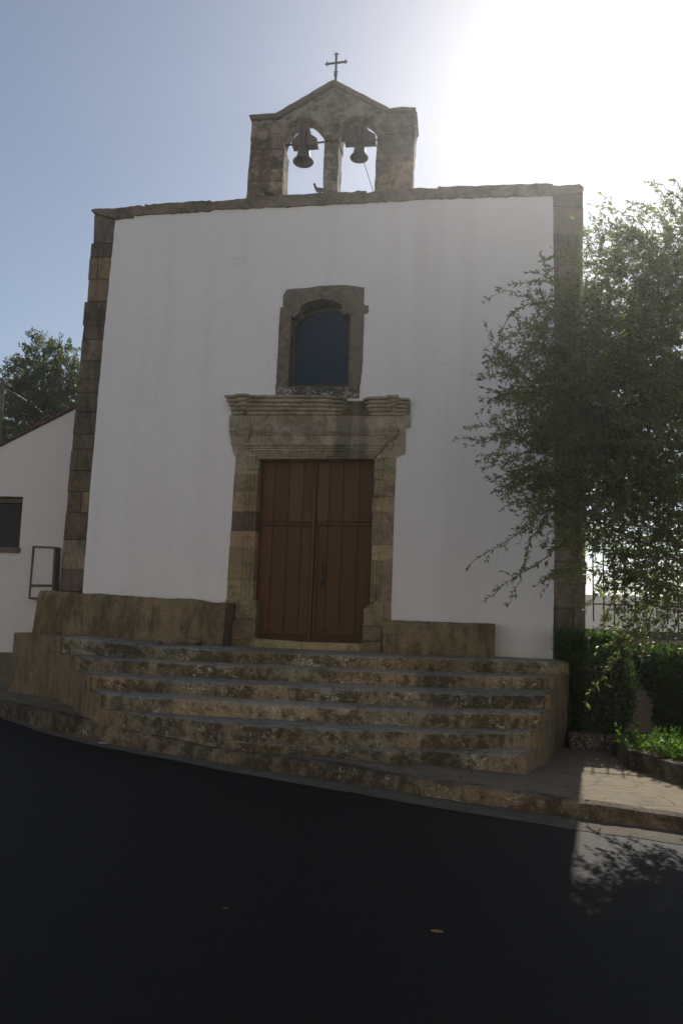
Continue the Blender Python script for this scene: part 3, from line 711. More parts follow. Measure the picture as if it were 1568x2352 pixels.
# ---- door leaves
DY = 12.13
def leaf_door(x_edges_top, x_edges_bot, parent_label, right):
    mb = MB()
    yt, yb_, ym0, ym1 = 95, 1555, 606, 628
    def X(t, y): # t index edges
        a, b = x_edges_top[t], x_edges_bot[t]; return a+(b-a)*(y-120)/(1480-120)
    n = len(x_edges_top)-1
    for k in range(n):
        for (y0, y1) in ((yt, ym0), (ym1, yb_-45)):
            c = tint(.7, 1.25, .08)
            fr = L([(X(k, y1)+.9, y1), (X(k+1, y1)-.9, y1), (X(k+1, y0)-.9, y0), (X(k, y0)+.9, y0)], Z3, DY+random.uniform(-.003, .003)); mb.hexa(fr, DY+.05, c, .006)
    body = mb.build('door', M['wood'], doorway)
    mr = MB(); l0, r0 = 0, n
    mr.hexa(L([(X(0, ym1), ym1+2), (X(n, ym1), ym1+6), (X(n, ym0), ym0+4), (X(0, ym0), ym0-2)], Z3, DY-.022), DY+.05, (.85, .85, .85), .008)
    mr.hexa(L([(X(0, ym1), ym1+10), (X(n, ym1), ym1+14), (X(n, ym1), ym1+7), (X(0, ym1), ym1+3)], Z3, DY-.01), DY+.05, (.7, .7, .7), .004)
    yb0 = 1478 if not right else 1486
    mr.hexa(L([(X(0, 1555), 1558), (X(n, 1555), 1562), (X(n, yb0), yb0+8), (X(0, yb0), yb0)], Z3, DY-.03), DY+.05, (.6, .6, .6), .01)
    # inner frame stiles of the lower panel
    s0 = .5 if not right else .5
    for t, w in ((0, 14), (n, 14)):
        xx0, xx1 = X(t, ym1), X(t, yb0); sgn = 1 if t == 0 else -1
        mr.hexa(L([(min(xx1, xx1+sgn*w), yb0), (max(xx1, xx1+sgn*w), yb0), (max(xx0, xx0+sgn*w), ym1+8), (min(xx0, xx0+sgn*w), ym1+8)], Z3, DY-.014), DY+.05, (.85, .85, .85), .005)
    mr.build('rail', M['wood'], body)
    for yrow in (1058, 1455, 596):
        for k in range(n):
            for dx in (14, -14):
                xx = X(k if dx > 0 else k+1, yrow)+dx; p = at(*Z3(xx, yrow+k*3), DY-.005)
                st = MB(); st.tube([p+Vector((0, .01, 0)), p+Vector((0, -.008, 0)), p+Vector((0, -.016, 0))], [.011, .01, .003], 7); st.build('stud', M['iron'], body)
    return body
dl = leaf_door([300, 342, 437, 555, 664, 738], [262, 284, 374, 494, 607, 690], '', False)
dr = leaf_door([768, 866, 976, 1100, 1225], [725, 816, 930, 1053, 1180], '', True)
mb = MB()  # overlapping meeting stile
mb.hexa(L([(678, 1556), (708, 1558), (766, 95), (737, 95)], Z3, DY-.035), DY+.04, (1.0, 1.0, 1.0), .01)
mb.hexa(L([(712, 1556), (738, 1558), (775, 630), (752, 630)], Z3, DY-.018), DY+.04, (.9, .9, .9), .006)
mb.build('meeting_stile', M['wood'], dl)
mb = MB(); mb.box(at(*Z3(240, 900)).x-.1, at(*Z3(1240, 900)).x+.1, DY+.055, DY+.09, ZB, at(595, 1040).z+.3, (.3, .3, .3)); mb.build('backing', M['wood'], dl)
mb = MB()
mb.tube(L([(806, 930), (800, 960), (803, 1000), (815, 1030), (812, 1050)], Z3, DY-.05), [.012, .011, .012, .012, .01], 6)
mb.tube([at(*Z3(806, 932), DY), at(*Z3(806, 932), DY-.05)], .01, 6)
mb.prism(L([(800, 925), (808, 915), (818, 928), (812, 945), (802, 945)], Z3, DY-.012), yb=DY)
mb.prism(L([(786, 1060), (800, 1045), (822, 1055), (818, 1095), (800, 1125), (784, 1098)], Z3, DY-.012), yb=DY)
mb.build('handle', M['iron'], dr)

# ================================================================== BELLS
def bell(cx, ytop, ybot, hw, yoke, rod, label, rope=None, tilt=0):
    Y = 12.21
    b0 = at(*Z1(cx, ytop), Y); b1 = at(*Z1(cx, ybot), Y); W = abs(at(*Z1(cx+hw, ybot), Y).x-b1.x); H = b0.z-b1.z
    root = empty('bell', (b0.x, Y, b0.z), label, 'bell', 'bells in the bell gable')
    from mathutils import Matrix
    Mx = Matrix.Rotation(tilt, 3, 'Y')
    prof = [(.001, 0), (.3, 0), (.46, -.03), (.53, -.1), (.56, -.3), (.6, -.5), (.68, -.68), (.8, -.82), (.96, -.93), (1.0, -.97), (.98, -1.0), (.9, -.97), (.72, -.8), (.55, -.6), (.46, -.3), (.3, -.12), (.001, -.1)]
    mb = MB(); mb.lathe([(r*W, z*H) for r, z in prof], (b0.x, Y, b0.z), 32, axis=Mx)
    mb.tube([(b0.x, Y, b0.z+.0), (b0.x, Y, b0.z+.06)], .03, 8)
    body = mb.build('bell_body', M['bronze'], root, True)
    mb = MB(); d = Mx @ Vector((0, 0, -1)); p = Vector((b0.x, Y, b0.z))
    mb.tube([p+d*H*.2, p+d*H*.85, p+d*H*.98, p+d*H*1.06], [.01, .012, .028, .01], 8)
    mb.build('clapper', M['iron'], root)
    mb = MB(); mb.prism(L(yoke, Z1, Y-.09), yb=Y+.09, step=.04, jit=.002); mb.build('yoke', M['yoke'], root)
    mb = MB(); mb.tube(L(rod, Z1, Y), .017, 6); mb.build('axle', M['iron'], root)
    yt = min(y for x, y in yoke)
    mb = MB()
    for s_ in (-1, 1):
        a = at(*Z1(cx+s_*22-4, yt+8), Y-.1); c = at(*Z1(cx+s_*9, ytop+5), Y-.1); mb.tube([a, c], .014, 5)
    mb.build('strap', M['iron'], root)
    if rope:
        mb = MB(); mb.tube(L(rope, Z1, Y), .006, 5); mb.build('rope', M['iron'], root)
bell(582, 748, 862, 76, [(492, 738), (492, 695), (540, 655), (556, 610), (622, 608), (636, 655), (678, 685), (678, 722)], [(430, 737), (740, 713)], 'green bronze bell in the left arch of the bell gable')
bell(993, 720, 832, 68, [(880, 708), (880, 655), (915, 645), (955, 592), (1030, 585), (1062, 632), (1108, 655), (1108, 700)], [(838, 706), (1125, 697)], 'green bronze bell with a thin rope in the right arch of the bell gable', rope=[(1020, 850), (1055, 960), (1092, 1078)])

# ================================================================== PIGEONS
def pigeon(name, pts, rad, beak, tail, wing, mat, label, legs):
    c0 = pts[len(pts)//2]
    root = empty(name, (c0.x, c0.y, c0.z), label, 'pigeon', 'pigeons on the parapet')
    mb = MB(); n = 12
    mb.tube(pts, rad, n); mb.tube(beak, [.009, .002], 6)
    mb.prism(tail, yb=tail[0].y+.05)
    for p in legs: mb.tube([p, p+Vector((0, 0, -.06))], .006, 5)
    o = mb.build('body', mat, root, False)
    for pl in o.data.polygons: pl.use_smooth = True
    mb = MB(); mb.tube(wing, [.005, .03, .035, .02, .004], 8)
    mb.build('wing', mat, root, True)
Y = 12.1
pp = [Vector(p) for p in L([(655, 1024), (660, 1024), (664, 1036), (668, 1052), (682, 1066), (700, 1070), (722, 1068), (745, 1068)], Z1, Y)]
u = .3113/1770*12.9
pigeon('pigeon', pp, [8*u, 11*u, 10*u, 11*u, 18*u, 20*u, 15*u, 5*u], L([(652, 1024), (643, 1027)], Z1, Y), L([(725, 1062), (760, 1070), (760, 1078), (725, 1078)], Z1, Y), L([(678, 1058), (690, 1064), (712, 1066), (735, 1066), (752, 1070)], Z1, Y-.05), M['feather'], 'grey pigeon standing at the foot of the gable column, facing left', [L([(690, 1078)], Z1, Y)[0], L([(702, 1078)], Z1, Y)[0]])
Y = 11.93
pp = [Vector(p) for p in L([(306, 1046), (302, 1052), (296, 1062), (292, 1076), (305, 1088), (325, 1092), (345, 1096), (362, 1098)], Z1, Y)]
pigeon('pigeon', pp, [7*u, 11*u, 10*u, 14*u, 18*u, 18*u, 12*u, 4*u], L([(308, 1044), (316, 1040)], Z1, Y), L([(340, 1088), (366, 1096), (364, 1104), (340, 1104)], Z1, Y-.01), L([(264, 1078), (275, 1062), (290, 1058), (310, 1070), (335, 1090)], Z1, Y-.05), M['feather2'], 'black pigeon perched at the bottom of the left gable pier', [L([(300, 1100)], Z1, Y)[0], L([(318, 1102)], Z1, Y)[0]])

# ================================================================== STEPS
E0 = [at(134, 1462, 10.45), at(227, 1474, 10.3), at(366, 1486, 10.2), at(574, 1498, 10.15), at(799, 1507, 10.2), at(1145, 1517, 10.75), at(1304, 1521.8, 11.2)]
E1 = [at(178, 1509, 9.85), at(300, 1518, 9.7), at(521, 1529.5, 9.64), at(758, 1539, 9.72), at(1033, 1552, 9.85), at(1268, 1556, 10.45)]
E2 = [atz(x, y, -.707) for x, y in [(200, 1553), (340, 1560), (574, 1573), (758, 1581.6), (1033, 1594), (1262, 1598)]]
E3 = [atz(x, y, -.877) for x, y in [(225, 1594), (340, 1603), (574, 1617), (758, 1626), (1033, 1638), (1250, 1641)]]
E4 = [atz(x, y, -1.047) for x, y in [(252, 1641), (402, 1657), (574, 1666), (758, 1675), (1033, 1685), (1228, 1683)]]
E5 = [atz(x, y, -1.217) for x, y in [(290, 1680), (400, 1694), (520, 1703), (650, 1712), (758, 1716), (1033, 1727), (1205, 1740)]]
NS = 260
EE = [resample(e, NS) for e in (E0, E1, E2, E3, E4, E5)]
EE = [[Vector((p.x, p.y, p.z)) for p in e] for e in EE]
for p in EE[5]:
    ky = kerb_at(p.x).y+.09
    if p.y < ky: p.y = ky
for p, q in zip(EE[4], EE[5]):
    if p.y < q.y+.03: p.y = q.y+.03
steps = empty('stone_steps', (-2.2, 9.5, -1.3), 'broad flight of worn lichen-covered stone steps leading up to the church door', 'steps')
back0 = [Vector((EE[0][j].x*1.0, 12.1, 0)) for j in range(NS)]
Apt = at(36, 1454, 11.2)
for i, e in enumerate(EE):
    V = []; F = []; C = []
    x0, x1 = e[0].x, e[-1].x; js = []; x = x0+random.uniform(.5, 1.2)
    while x < x1-.3: js.append(x); x += random.uniform(.7, 1.5)
    cts = [tint(.78, 1.22, .07) for _ in range(len(js)+1)]
    gaps = [random.uniform(.4, 1.3) for _ in js]
    for j in range(NS):
        p = e[j]; dj = [abs(p.x-q) for q in js]; jn = 0
        for q, g_ in zip(js, gaps): jn = max(jn, .03*g_*math.exp(-((p.x-q)/.018)**2))
        ci = cts[sum(1 for q in js if q < p.x)]
        if i == 5: ci = tuple(v*.95 for v in ci)
        ny = noise.noise(Vector((p.x*2.2, i*5, 1)))*.03+noise.noise(Vector((p.x*9, i*5, 2)))*.014
        nzv = noise.noise(Vector((p.x*2.6, i*7, 3)))*.012+noise.noise(Vector((p.x*11, i*7, 4)))*.008
        chip = max(0, noise.noise(Vector((p.x*4.5, i*3.3, 9)))-.35)*.09
        if i == 0:
            by, bz = 12.15, p.z+.015
        else:
            pr = EE[i-1][j]; by = pr.y+.06; bz = p.z+.012
        low = (EE[i+1][j].z+.0) if i < 5 else min(-1.5, gz(p.x, p.y))-.05
        y0 = p.y+ny
        prof = [(by, bz), (y0+.10, p.z+nzv+.002), (y0+.03+chip, p.z+nzv-.001-chip*.1), (y0+.008+chip, p.z+nzv-.012-chip*.4), (y0, p.z+nzv-.035-chip*.9), (y0+.005+noise.noise(Vector((p.x*5, i, 7)))*.012, p.z-.1), (y0+.012, low-.03)]
        for k, (yy, zz) in enumerate(prof):
            r = (k >= 2)
            V.append((p.x if (k or i == 0) else EE[i-1][j].x, yy+(jn if r else 0), zz-(jn*.5 if k in (1, 2, 3) else 0))); C.append(ci)
    m = 7
    for j in range(NS-1):
        for k in range(m-1): F.append((j*m+k, j*m+k+1, (j+1)*m+k+1, (j+1)*m+k))
    for j in (0, NS-1):   # close the ends
        b0_ = len(V); V += [V[j*m+k] for k in range(m)]+[(V[j*m+m-1][0], V[j*m][1], V[j*m+m-1][2])]; C += [C[j*m]]*(m+1)
        f = tuple(b0_+k for k in range(m+1)); F.append(f[::-1] if j == 0 else f)
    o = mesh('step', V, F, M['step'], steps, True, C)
# side walls: vertical faces under the ends of the steps, running back to the church
def side(col, outer, name):
    V = []; F = []
    pts = list(outer)
    for i, e in enumerate(EE):
        p = e[col]
        pts.append(Vector((p.x, p.y, p.z)))
        if i < 5: pts.append(Vector((p.x, p.y, EE[i+1][col].z)))
    s_ = -1 if col == 0 else 1
    pts = [Vector((p.x+s_*.012, p.y-.022, p.z+.006)) for p in pts]
    if col: q = pts[-1]; pts.append(Vector((q.x-s_*.1, q.y+.0, q.z)))
    rows_ = 10
    dense = [pts[0]]
    for a, b in zip(pts, pts[1:]):
        n = max(1, int((b-a).length/.08))
        for k in range(1, n+1): dense.append(a.lerp(b, k/n))
    for p in dense:
        g = min(gz(p.x, p.y)-.15, p.z-.02)
        for r in range(rows_):
            t = r/(rows_-1); z = p.z+(g-p.z)*t; w = noise.noise(Vector((p.x*3, p.y*3, z*3)))*.018*(t > 0)
            V.append((p.x+w*s_, p.y+w-.0*t, z))
    nb_ = len(V)
    for p in dense: V.append((p.x-s_*.07, p.y+.0, p.z+.003))
    for j in range(len(dense)-1):
        f = (j*rows_, (j+1)*rows_, nb_+j+1, nb_+j); F.append(f if col == 0 else f[::-1])
    for j in range(len(dense)-1):
        for r in range(rows_-1):
            f = (j*rows_+r, j*rows_+r+1, (j+1)*rows_+r+1, (j+1)*rows_+r); F.append(f if col == 0 else f[::-1])
    # top cap from the outer corner to the landing
    o = mesh(name, V, F, M['render'], steps, True); return o
zA = Apt.z
side(0, [Vector((Apt.x, 13.2, zA)), Apt, ], 'side_wall')
side(NS-1, [Vector((EE[0][-1].x, 12.0, EE[0][-1].z)), ], 'side_wall')
# landing corner slab on the left between A, the first step's end and the wall
p0 = EE[0][0]; sl = [Vector((Apt.x-.02, 13.2, zA)), Vector((Apt.x-.02, Apt.y-.01, zA)), Vector((p0.x, p0.y-.01, p0.z+.002)), Vector((p0.x+.05, 12.2, p0.z+.01))]
V = []; F = []; n = 14
for a in range(n):
    for b in range(n):
        u_, v_ = a/(n-1), b/(n-1); q = sl[0].lerp(sl[3], u_).lerp(sl[1].lerp(sl[2], u_), v_); q.z += .008*noise.noise(q*3)*(0 < v_ < 1); V.append(q)
for a in range(n-1):
    for b in range(n-1): F.append((a*n+b, a*n+b+1, (a+1)*n+b+1, (a+1)*n+b))
mesh('landing_slab', V, F, M['render'], steps, True)

# ================================================================== BENCHES
def rough_block(name, f4, yb, mat, label, cat, zbot=None, nseg=(60, 14), amp=.02, topamp=.02):
    bl, br, tr, tl = f4
    root = None
    V = []; F = []; nx, nzz = nseg; C = []
    ring = nzz+6
    for i in range(nx+1):
        t = i/nx; lo = bl.lerp(br, t); hi = tl.lerp(tr, t)
        ta = topamp*noise.noise(Vector((hi.x*2.3, 4, 1)))+topamp*.5*noise.noise(Vector((hi.x*8, 4, 1)))
        edge = .03*(i in (0, nx))
        for k in range(nzz+1):
            s_ = k/nzz; p = lo.lerp(hi, s_); w = amp*noise.noise(p*2.5)+amp*.4*noise.noise(p*9)
            r = .025*max(0, (s_-.9)/.1)**2
            V.append(Vector((p.x, p.y+w+r+edge*.7, p.z+ta*s_)))
        for k, d_ in enumerate((.04, .1, .2, .4, 1.0)):
            yy = hi.y+(yb-hi.y)*d_; V.append(Vector((hi.x, yy, hi.z+ta+.012*(1 if k else .6)+.008*noise.noise(Vector((hi.x*6, yy*6, 0))))))
    for i in range(nx):
        for k in range(ring-1): F.append((i*ring+k, (i+1)*ring+k, (i+1)*ring+k+1, i*ring+k+1))
    for i in (0, nx):
        b = len(V); V.append(Vector((V[i*ring].x, yb, V[i*ring].z)))
        f = tuple(i*ring+k for k in range(ring))+(b,); F.append(f if i else f[::-1])
    o = mesh(name, V, F, mat, None, True); tag(o, label, cat)
    return o
by = 11.4
f4 = [at(70, 1460, by), at(510, 1488, by), at(518, 1385, by), at(88, 1357, by)]
def set_origin(o, v):
    v = Vector(v); o.data.transform(__import__('mathutils').Matrix.Translation(-v)); o.location = v
rough_block('stone_bench', f4, 11.985, M['bench'], 'long high stone bench with crumbling top on the left of the church door', 'bench', topamp=.03)
by = 11.5
f4 = [at(879, 1506, by), at(1136, 1518, by), at(1137, 1435, by), at(877, 1425.7, by)]
rough_block('stone_bench', f4, 11.965, M['bench'], 'shorter low stone bench with an even top to the right of the church door', 'bench', topamp=.006, amp=.01, nseg=(40, 12))
# loose stone by the bench foot
mb = MB(); p = atz(483, 1477, -.33); 
from mathutils import Matrix
V = []; F = []; n = 12
for a in range(7):
    ph = math.pi*a/6
    for b in range(n):
        th = 2*math.pi*b/n; v = Vector((math.sin(ph)*math.cos(th)*.2, math.sin(ph)*math.sin(th)*.11, math.cos(ph)*.075)); v *= 1+.25*noise.noise(v*9); V.append(v+Vector((p.x, 11.25, -.3)))
for a in range(6):
    for b in range(n): F.append((a*n+b, a*n+(b+1) % n, (a+1)*n+(b+1) % n, (a+1)*n+b))
o = mesh('loose_stone', V, F, M['bench'], None, True); tag(o, 'rounded loose stone lying at the foot of the long left bench', 'stone')

# ================================================================== NEIGHBOUR HOUSE (left)
HY = 13.2
house = empty('house', (-10, HY, -.7), 'low white house with a sloping tiled gable joining the church on its left', 'house')
r1 = at(168, 942, HY); r0 = at(0, 1027, HY); sl_ = (r1.z-r0.z)/(r1.x-r0.x)
xa, xb = -16.0, cl[0].x+.2
zt = lambda x: r0.z+(x-r0.x)*sl_
wo = [Vector((xa, HY, -1.2)), Vector((xb, HY, -1.2)), Vector((xb, HY, zt(xb))), Vector((xa, HY, zt(xa)))]
w0, w1, w2, w3 = at(-6, 1252, HY), at(44, 1258, HY), at(53, 1141, HY), at(-2, 1139, HY)
w0 = Vector((w3.x-.55, HY, w1.z)); w3 = Vector((w0.x+.02, HY, w2.z+.01))
mb = MB(); mb.prism(wo, [[w0, w1, w2, w3]], 13.5); mb.build('wall', M['plaster2'], house)
mb = MB(); mb.box(xa, xb, 13.52, 21, -1.2, zt(xa)); mb.build('side_walls', M['plaster2'], house)
mb = MB()
x = xa-.1; k = 0
while x < xb-.05:
    x2 = min(xb, x+.42); za, zb_ = zt(x)+.012+.012*random.random(), zt(x2)+.012
    mb.add([(x, HY-.05, za), (x2, HY-.05, zb_+.0), (x2, HY-.05, zb_+.045), (x, HY-.05, za+.05), (x, 21.2, za), (x2, 21.2, zb_), (x2, 21.2, zb_+.045), (x, 21.2, za+.05)], [(0, 1, 2, 3), (7, 6, 5, 4), (3, 2, 6, 7), (0, 4, 5, 1), (0, 3, 7, 4), (1, 5, 6, 2)], tint(.7, 1.2, .1)); x = x2-.02
mb.build('roof', M['tile'], house)
wd = MB(); wd.box(w0.x-.05, w2.x+.05, 13.36, 13.4, w0.z-.05, w2.z+.05); wn = wd.build('window', M['shutter'], house)
mb = MB(); mb.box(w0.x-.05, w1.x+.03, HY-.05, HY+.2, w1.z-.1, w1.z-.004); mb.build('sill', M['winstone'], wn)
mb = MB(); mb.box(w0.x, w2.x-.01, 13.31, 13.355, w2.z-.1, w2.z-.02); mb.box(w0.x, w0.x+.05, 13.31, 13.355, w0.z+.02, w2.z-.1)
mb.build('frame', M['framewood'], wn)
# notice board
by_ = 13.02
nb = empty('notice_board', (at(98, 1370, by_).x, 13.1, at(98, 1370, by_).z), 'brown framed notice board with pale empty panels on the white house wall', 'notice board')
o_ = L([(65, 1376), (123, 1376), (128.5, 1256), (74.5, 1253.5)], None, by_)
i1 = L([(69.5, 1342), (119, 1342.5), (123.5, 1259.5), (77.5, 1257.5)], None, by_)
i2 = L([(67.5, 1372), (117.5, 1372), (118.6, 1348), (68.8, 1348)], None, by_)
mb = MB(); mb.prism(o_, [i1, i2], 13.19); mb.build('frame', M['framewood'], nb)
o2 = [Vector((p.x, by_+.03, p.z)) for p in o_]; c0 = sum(o2, Vector())/4; o2 = [c0+(p-c0)*.97 for p in o2]
mb = MB(); mb.prism(o2, yb=by_+.06); mb.build('panel', M['board'], nb)

# unseen house added behind the camera to bounce sunlight onto the facade
bounce_house = empty('house', (0, -8, -1.7), 'cream house across the street opposite the church, unseen, added to bounce sunlight onto the facade', 'house')
mb = MB(); holes = []
for wx in (-13, -9, -5, -1, 3, 7, 11):
    holes.append([Vector((wx, -6.5, 2.6)), Vector((wx+1, -6.5, 2.6)), Vector((wx+1, -6.5, 4.1)), Vector((wx, -6.5, 4.1))])
ow = [Vector((-16, -6.5, -1.9)), Vector((15, -6.5, -1.9)), Vector((15, -6.5, 5.2)), Vector((-16, -6.5, 5.2))]
mb.prism(ow[::-1], holes, -6.8); mb.box(-16, 15, -14, -6.82, -2.1, 5.19); mb.build('wall', M['plaster_warm'], bounce_house)
mb = MB(); mb.add([(-16.3, -6.3, 5.21), (15.3, -6.3, 5.21), (15.3, -14.3, 5.21), (-16.3, -14.3, 5.21), (-16.3, -10.3, 6.6), (15.3, -10.3, 6.6)], [(0, 1, 5, 4), (2, 3, 4, 5), (1, 2, 5), (3, 0, 4), (3, 2, 1, 0)]); mb.build('roof', M['tile'], bounce_house)

# ================================================================== GARDEN WALL, RAILING (right)
gw = empty('garden_wall', (4, 12.3, -1.4), 'low plastered garden wall with dark coping and black iron railing beside the church', 'wall')
GWY = 12.25
g0 = at(1344, 1445, GWY)
mb = MB(); mb.box(cl[1].x+.03, 9, GWY, GWY+.3, -1.9, g0.z-.12); mb.build('wall_body', M['plaster3'], gw)
mb = MB()
x = cl[1].x+.03
while x < 9: mb.box(x, min(9, x+.98), GWY-.07, GWY+.37, g0.z-.12+.001, g0.z, tint(.8, 1.1, .05)); x += .99
mb.build('coping', M['winstone'], gw)
rl_ = MB(); zt_ = at(1350, 1235, GWY+.15).z
x = cl[1].x+.12
rl_.box(x-.03, x+.03, GWY+.12, GWY+.18, g0.z, at(1346, 1235, GWY+.15).z)
rx0 = x
for zz in (at(1400, 1420-30, GWY+.15).z, at(1430, 1265, GWY+.15).z): rl_.box(rx0, 9, GWY+.14, GWY+.165, zz, zz+.02)
k = 1
while x < 8.8:
    x += .155; rl_.box(x-.009, x+.009, GWY+.143, GWY+.161, g0.z+(.0 if k % 3 == 0 else .12), zt_-(.0 if k % 2 else .12)); k += 1
rl_.build('railing', M['rail'], gw)
# far courtyard wall
mb = MB(); zf = at(1450, 1369, 24).z
mb.box(1.6, 22, 24, 24.3, -1.3, zf); o = mb.build('courtyard_wall', M['plaster2']); tag(o, 'pale courtyard wall seen through the iron railing right of the church', 'wall')

# planters
def stone_row(pts, zt_fn, h, name, label):
    mb = MB(); pts = [Vector(p) for p in pts]
    tot = 0
    for a, b in zip(pts, pts[1:]):
        d = (b-a).length; n = max(1, round(d/.42)); dr_ = (b-a).normalized(); nr = Vector((-dr_.y, dr_.x, 0))
        for k in range(n):
            p = a+dr_*(d*k/n+.008); q = a+dr_*(d*(k+1)/n-.008); hh = h+random.uniform(-.015, .015)
            o1 = nr*random.uniform(-.008, .008)
            V = [p+o1, q+o1, q+nr*.16+o1, p+nr*.16+o1]; V = [Vector((v.x, v.y, v.z)) for v in V]
            base_ = [Vector((v.x, v.y, v.z-.1)) for v in V]; up_ = [Vector((v.x, v.y, v.z+hh-.015)) for v in V]
            cen = sum(V, Vector())/4; tp = [Vector((v.x+(cen.x-v.x)*.08, v.y+(cen.y-v.y)*.08, v.z+hh)) for v in V]
            mb.add(base_+up_+tp, [(0, 1, 5, 4), (1, 2, 6, 5), (2, 3, 7, 6), (3, 0, 4, 7), (4, 5, 9, 8), (5, 6, 10, 9), (6, 7, 11, 10), (7, 4, 8, 11), (8, 9, 10, 11)], tint(.75, 1.2, .06))
    o = mb.build(name, M['kerb']); tag(o, label, 'planter edging', 'stone edgings of the planting beds'); return o
a = at(1306, 1716, 10.75); b_ = at(1445, 1722, 10.75)
stone_row([a, Vector((b_.x+1.5, 10.8, a.z))], None, .17, 'planter_edging', 'low dark stone edging in front of the clipped hedge')
a = atz(1446, 1762, -1.42); b_ = atz(1572, 1800, -1.42); c2 = a+(b_-a)*2.2
stone_row([Vector((a.x+.05, a.y+1.3, a.z)), a], None, .17, 'planter_edging', 'short dark stone edging running back along the flower bed')
stone_row([a, b_, c2], None, .17, 'planter_edging', 'partly sunlit pale stone edging in front of the low bright green plants')
sheet('bed_soil', [(1.6, 10.9, -1.37), (7, 10.95, -1.37), (7, 12.24, -1.37), (1.6, 12.24, -1.37)], M['soil'])
sheet('bed_soil', [(a.x+.15, a.y+.1, -1.36), (b_.x, b_.y+.12, -1.36), (c2.x, c2.y+.15, -1.36), (7, 10.7, -1.36), (a.x+.2, 10.6, -1.36)], M['soil'])

# ================================================================== FOLIAGE
class Leaves:
    def __init__(s): s.P = []; s.F = []; s.n = 0
    def add(s, pos, d, size, width=.38, droop=None):
        """pos (n,3) base points, d (n,3) directions, size (n,)"""
        n = len(pos)
        if n == 0: return
        d = d/np.linalg.norm(d, axis=1, keepdims=True)
        r = rng.normal(size=(n, 3)); sd = np.cross(d, r); sd /= np.linalg.norm(sd, axis=1, keepdims=True)+1e-9
        nn = np.cross(d, sd); sz = size[:, None]
        b0 = pos; t = pos+d*sz-nn*sz*.08; l = pos+d*sz*.5+sd*sz*width*.5+nn*sz*.06; rr_ = pos+d*sz*.5-sd*sz*width*.5+nn*sz*.06
        s.P.append(np.stack([b0, l, t, rr_], 1).reshape(-1, 3))
        s.n += n
    def build(s, name, mat, parent=None, off=None):
        P = np.concatenate(s.P).astype(np.float32)
        if parent is not None:
            o_ = Vector((0, 0, 0)); p = parent
            while p is not None: o_ += p.location; p = p.parent
            P = P-np.array(o_, dtype=np.float32)
        n = len(P)//4; me = bpy.data.meshes.new(name)
        me.vertices.add(4*n); me.vertices.foreach_set('co', P.ravel())
        me.loops.add(4*n); me.loops.foreach_set('vertex_index', np.arange(4*n, dtype=np.int32))
        me.polygons.add(n); me.polygons.foreach_set('loop_start', np.arange(0, 4*n, 4, dtype=np.int32))
        try: me.polygons.foreach_set('loop_total', np.full(n, 4, dtype=np.int32))
        except Exception: pass
        me.materials.append(mat); me.update(calc_edges=True); me.validate()
        o = bpy.data.objects.new(name, me); COL.objects.link(o)
        if parent is not None: o.parent = parent
        return o
def twig_path(p, d, length, n=9, droop=.5, wob=.12):
    p = Vector(p); d = Vector(d).normalized(); out = [p.copy()]; st = length/(n-1)
    for _ in range(n-1):
        d = (d+Vector((rng.normal()*wob, rng.normal()*wob, rng.normal()*wob-droop*st))).normalized(); p = p+d*st; out.append(p.copy())
    return out
def leaf_path(LV, path, per_m, size, spread=.9, jit=.35):
    P = np.array([tuple(v) for v in path]); seg = np.linalg.norm(np.diff(P, axis=0), axis=1); tot = seg.sum(); n = max(3, int(tot*per_m))
    t = np.sort(rng.uniform(.0, 1, n))*tot; cum = np.concatenate([[0], np.cumsum(seg)])
    idx = np.clip(np.searchsorted(cum, t)-1, 0, len(seg)-1); f = ((t-cum[idx])/seg[idx])[:, None]
    pos = P[idx]*(1-f)+P[idx+1]*f; tg = (P[idx+1]-P[idx])/seg[idx][:, None]
    r = rng.normal(size=(n, 3)); r -= (r*tg).sum(1, keepdims=True)*tg; r /= np.linalg.norm(r, axis=1, keepdims=True)
    d = tg*.75+r*spread; LV.add(pos, d, size*(1+rng.normal(size=n)*jit*.6).clip(.45, 1.7))

# ---- the large overhanging tree on the right
tree = empty('overhanging_tree', (4.0, 9.2, -1.4), 'large grey-green tree overhanging the right corner of the church with drooping twigs', 'tree')
LV = Leaves(); TW = MB(); BR = MB()
base = Vector((4.0, 9.2, -1.5))
trunk = [base, base+Vector((-.1, 0, 1.2)), base+Vector((-.35, -.1, 2.4)), base+Vector((-.45, -.3, 3.4)), base+Vector((-.55, -.45, 4.6)), base+Vector((-.6, -.5, 5.8))]
BR.tube(trunk, [.2, .17, .15, .11, .07, .03], 10)
# lumps: (px x, px y, radius px, depth y, number of twigs)
lumps = [(1500, 790, 150, 9.9, 190), (1530, 1040, 170, 9.7, 260), (1430, 930, 120, 9.9, 170), (1330, 880, 100, 9.9, 110), (1560, 640, 110, 10, 90), (1430, 680, 95, 10.1, 80),
         (1385, 780, 90, 10, 80), (1290, 960, 85, 9.8, 80), (1215, 880, 55, 9.8, 30), (1215, 990, 50, 9.7, 26), (1265, 770, 60, 9.9, 34), (1380, 1080, 110, 9.7, 130), (1290, 1090, 60, 9.7, 46), (1255, 1140, 36, 9.6, 12),
         (1480, 1200, 110, 9.5, 130), (1550, 1290, 90, 9.4, 80), (1450, 1330, 60, 9.3, 34), (1530, 1400, 50, 9.3, 26), (1420, 1170, 50, 9.5, 18), (1400, 580, 55, 10.1, 20), (1500, 560, 60, 10.1, 28), (1560, 530, 50, 10.1, 22),
         (1310, 680, 40, 9.9, 10), (1250, 700, 30, 9.8, 6), (1640, 800, 160, 9.8, 90), (1660, 1100, 180, 9.6, 110), (1640, 1350, 120, 9.4, 40), (1360, 1290, 45, 9.3, 12), (1240, 1060, 40, 9.7, 14)]
